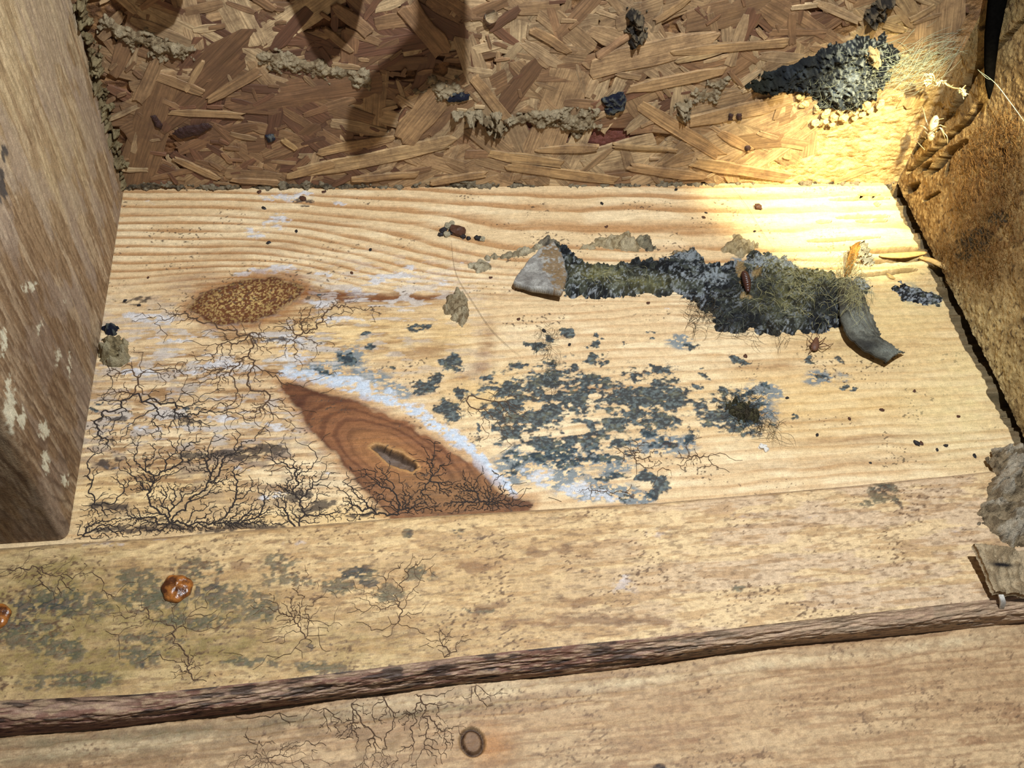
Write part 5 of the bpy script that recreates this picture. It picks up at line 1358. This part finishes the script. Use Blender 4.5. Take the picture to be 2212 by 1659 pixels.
# ribbed pupa case
def pupa():
    P = [PLATE.hit(np.array(float(x)), np.array(float(y)), .0055) for x, y in ((1607,588),(1611,600),(1614,614),(1616,630))]
    ln = spline(P, 57); dp = float((P[0] - CAM) @ CF)/FPX; V = []; Fc = []; sides = 12; tg = np.gradient(ln, axis=0)
    for i in range(57):
        u_ = i/56; rad = 9.5*dp*max(.12, math.sin(math.pi*min(max(.06 + .9*u_, 0), 1))**.42)*(1 - .2*u_)*(1 + .09*math.sin(u_*6.2832*11))
        t = unit(tg[i]); a = unit(np.cross(t, Z)); b = np.cross(a, t)
        for s_ in range(sides):
            an = 6.2832*s_/sides; V.append(ln[i] + rad*(math.cos(an)*a + math.sin(an)*b))
    for i in range(56):
        for s_ in range(sides):
            q = (s_ + 1) % sides; Fc.append((i*sides + s_, i*sides + q, (i+1)*sides + q, (i+1)*sides + s_))
    Fc += [tuple(range(sides))[::-1], tuple(56*sides + s_ for s_ in range(sides))]
    o = build('insect_pupa', np.array(V), Fc, plain('pupa_shell', (62, 34, 26), rough=.35, scale=1500, spec=.5), None)
    tag(o, 'dark brown ribbed insect pupa case lying on the felt strip', 'pupa')
pupa()

# ------------------------------------------------------------------ nails, droplet, rotten chunk
def rust_blob(name, plane, x, y, rp, label, seed):
    import bmesh
    r = random.Random(seed); P = plane.hit(np.array(float(x)), np.array(float(y))); dp = float((P - CAM) @ CF)/FPX; R = rp*dp
    bm = bmesh.new(); prof = [(0, .42), (.25, .44), (.5, .40), (.72, .36), (.88, .30), (.97, .18), (1.0, .05), (.98, -.08), (.3, -.08), (.28, -1.2)]
    n = 36; ringv = []
    ph = [r.uniform(0, 6.28) for _ in range(4)]
    for k, (q, h) in enumerate(prof):
        row = []
        for i in range(n):
            an = 6.2832*i/n; w_ = 1 + .05*math.sin(3*an + ph[0]) + .04*math.sin(7*an + ph[1])
            hh = h + (.05*math.sin(5*an + ph[2] + q*6) if 0 < q and h > 0.1 else 0)
            row.append(bm.verts.new(tuple(P + plane.e1*R*q*w_*math.cos(an) + plane.e2*R*q*w_*math.sin(an)*1.0 + plane.n*R*hh)) if q > 0 else None)
        ringv.append(row)
    top = bm.verts.new(tuple(P + plane.n*R*.42))
    for i in range(n):
        j = (i + 1) % n; bm.faces.new((top, ringv[1][i], ringv[1][j]))
        for k in range(1, len(prof) - 1): bm.faces.new((ringv[k][i], ringv[k+1][i], ringv[k+1][j], ringv[k][j]))
    me = bpy.data.meshes.new(name); bmesh.ops.recalc_face_normals(bm, faces=bm.faces)
    for v in bm.verts: v.co -= Vector(P)
    bm.to_mesh(me); bm.free()
    for p in me.polygons: p.use_smooth = True
    o = bpy.data.objects.new(name, me); COL.objects.link(o); o.location = P
    me.materials.append(M_RUST); tag(o, label, 'nail', 'rusty nail heads in the front board'); return o
M_RUST, nt, b = mat_new('wet_rust'); L = nt.links.new
g = nd(nt, 'ShaderNodeNewGeometry'); n1 = nd(nt, 'ShaderNodeTexNoise'); n1.inputs['Scale'].default_value = 330; n1.inputs['Detail'].default_value = 5; n1.inputs['Roughness'].default_value = .6
L(g.outputs['Position'], n1.inputs['Vector']); rp = nd(nt, 'ShaderNodeValToRGB')
rp.color_ramp.elements[0].position = .42; rp.color_ramp.elements[0].color = (*lin((72, 36, 16)), 1)
rp.color_ramp.elements[1].position = .62; rp.color_ramp.elements[1].color = (*lin((158, 96, 40)), 1)
L(n1.outputs['Fac'], rp.inputs['Fac']); L(rp.outputs['Color'], b.inputs['Base Color']); b.inputs['Roughness'].default_value = .28; b.inputs['Specular IOR Level'].default_value = .6
bp = nd(nt, 'ShaderNodeBump'); bp.inputs['Strength'].default_value = .6; bp.inputs['Distance'].default_value = .0008; L(n1.outputs['Fac'], bp.inputs['Height']); L(bp.outputs[0], b.inputs['Normal'])
rust_blob('nail', FRONT, 382, 1272, 33, 'wet rusty nail head standing in the greenish stained front board', 1)
rust_blob('nail', FRONT, -10, 1334, 32, 'bright orange rusty nail head in the darkest green stain of the front board', 2)

import bmesh
P = OSB.hit(np.array(1063.), np.array(41.), .004)
bm = bmesh.new(); bmesh.ops.create_uvsphere(bm, u_segments=20, v_segments=14, radius=.0022)
for v in bm.verts: v.co.z *= 1.0 + (.25 if v.co.z < 0 else 0); v.co.x *= 1.15
me = bpy.data.meshes.new('water_droplet'); bm.to_mesh(me); bm.free()
for p in me.polygons: p.use_smooth = True
M_WATER, nt, b = mat_new('water'); b.inputs['Base Color'].default_value = (1, 1, 1, 1); b.inputs['Transmission Weight'].default_value = 1.0; b.inputs['Roughness'].default_value = .02; b.inputs['IOR'].default_value = 1.33
nw = nd(nt, 'ShaderNodeTexNoise'); nw.inputs['Scale'].default_value = 300; mrw = nd(nt, 'ShaderNodeMapRange'); mrw.inputs['To Min'].default_value = .01; mrw.inputs['To Max'].default_value = .06
nt.links.new(nw.outputs['Fac'], mrw.inputs['Value']); nt.links.new(mrw.outputs[0], b.inputs['Roughness'])
me.materials.append(M_WATER)
o = bpy.data.objects.new('water_droplet', me); COL.objects.link(o); o.location = P - OSB.n*.002
tag(o, 'clear water droplet clinging to the brown strand board', 'droplet')

# rotten crumbling chunk and chip at the right end of the front board
def rot_paint(px, py, fa, fb, nA, nB, sd):
    c = np.zeros(px.shape + (3,)) + lin((140, 122, 96)); c = mix(c, lin((92, 78, 60)), sstep(.5, .64, nB)*.7); c = mix(c, lin((184, 172, 152)), sstep(.52, .66, nA)*.6)
    cr_ = np.abs(fbm(fa/4.5, fb/4.5, 901, 3) - .5); return mix(c, lin((44, 34, 24)), sstep(.022, .006, cr_)*.85)
def rot_h(A, B):
    cr_ = np.abs(fbm(A*1000/4.5, B*1000/4.5, 901, 3) - .5); n = fbm(A*1000/8, B*1000/8, 905, 3)
    return .011*(.6 + .6*n)*(1 - .6*sstep(.06, .006, cr_))
lump('rotten_chunk', FRONT, [(2128,985),(2150,975),(2190,972),(2260,970),(2270,1120),(2240,1190),(2190,1185),(2160,1165),(2120,1140),(2105,1110),(2125,1085),(2122,1050),(2150,1030),(2140,1010)], rot_h, rot_paint, M_CLAY, 'cracked grey-brown rotten wood chunk at the end of the front board', 'rotten wood', seed=130, rough=.25, taper=.014, jag=.002, fn=(5, 1.6))
root = empty('wood_chip', tuple(FRONT.hit(np.array(2160.), np.array(1240.))))
tag(root, 'flat tan wood chip tilted below the rotten chunk', 'wood chip')
qd = [(2106,1172),(2250,1195),(2260,1290),(2150,1278)]; ht = (.010, .006, .002, .006)
A_ = [FRONT.hit(np.array(float(x)), np.array(float(y)), h) for (x, y), h in zip(qd, ht)]
n = 50; u_, w_ = np.meshgrid(np.linspace(0, 1, n), np.linspace(0, 1, n))
G = ((1-u_)*(1-w_))[..., None]*A_[0] + (u_*(1-w_))[..., None]*A_[1] + (u_*w_)[..., None]*A_[2] + ((1-u_)*w_)[..., None]*A_[3]
nn = fbm(u_*12, w_*5, 911, 4); G = G + (nn - .5)[..., None]*.0016*Z; G[:, 0] += (rng.random((n, 1)) - .5)*.0002
Gb_ = G - Z*.0022; idx = np.arange(n*n).reshape(n, n); rim_ = np.concatenate([idx[0], idx[1:, -1], idx[-1, ::-1][1:], idx[::-1, 0][1:-1]])
f_ = grid_faces(n, n).reshape(-1, 4)[:, ::-1]; N_ = n*n; fr_ = np.stack([rim_, rim_ + N_, np.roll(rim_, -1) + N_, np.roll(rim_, -1)], -1)
c = np.zeros(G.shape) + lin((176, 154, 122)); c = mix(c, lin((128, 106, 78)), sstep(.5, .66, nn)*.7); pxc, pyc = project(G); c = mix(c, lin((40, 36, 36)), np.clip(gsum(pxc, pyc, [(2165,1220,22,4,5)])*1.3, 0, 1))
build('chip', np.concatenate([G.reshape(-1, 3), Gb_.reshape(-1, 3)]), np.concatenate([f_, f_[:, ::-1] + N_, fr_]), M_CLAY, root, np.concatenate([c.reshape(-1, 3)]*2))
tubes('white_wisp', [spline([FRONT.hit(np.array(float(x) + dx), np.array(float(y)), h) for x, y, h in ((2158,1272,.005),(2164,1290,.003),(2166,1300,.001),(2163,1316,-.003))], 10) for dx in (-4, -2, 0, 2, 4)], .0005, M_WHITEP, root, kind=None)

# added unseen blockers out of frame, shaped to shadow the headlamp on the strand board
M_BLOCKER = plain('blocker_brown', (150, 118, 78), rough=.9, scale=300)
def hanging(poly, k, label):
    Q = OSB.px2uv(poly); W3 = [OSB.at(np.array(a), np.array(b)) for a, b in Q]
    W3 = np.array([w_ + (LAMP - w_)*k for w_ in W3]); n = len(W3)
    W3[:, 2] = np.where(W3[:, 2] > .2, .30, W3[:, 2])
    V = np.concatenate([W3, W3 + OSB.n*.0015]); F = [tuple(range(n)), tuple(range(n, 2*n))[::-1]]
    F += [(i, i + n, (i + 1) % n + n, (i + 1) % n) for i in range(n)]
    o = build('shadow_blocker', V, F, M_BLOCKER, None, smooth=False); tag(o, label, 'paper')
hanging([(235,-1100),(245,-10),(270,30),(300,52),(340,66),(380,40),(395,5),(400,-1100)], .12, 'added unseen shadow blocker above the left stud corner')
hanging([(610,-1100),(622,-20),(650,40),(680,100),(705,128),(735,105),(770,60),(785,0),(790,-1100)], .18, 'added unseen shadow blocker above the middle of the strand board')
hanging([(1010,-1500),(1010,170),(960,168),(920,190),(875,215),(850,262),(820,300),(772,330),(745,300),(752,240),(800,160),(850,110),(900,60),(900,-1500)], .36, 'long crooked added shadow blocker, unseen, above the strand board')
hanging([(1545,-1500),(1548,60),(1545,180),(1600,196),(1660,170),(1760,130),(1880,120),(2000,170),(2250,260),(2400,-1500)], .50, 'wide added shadow blocker, unseen, above the black mould mat')
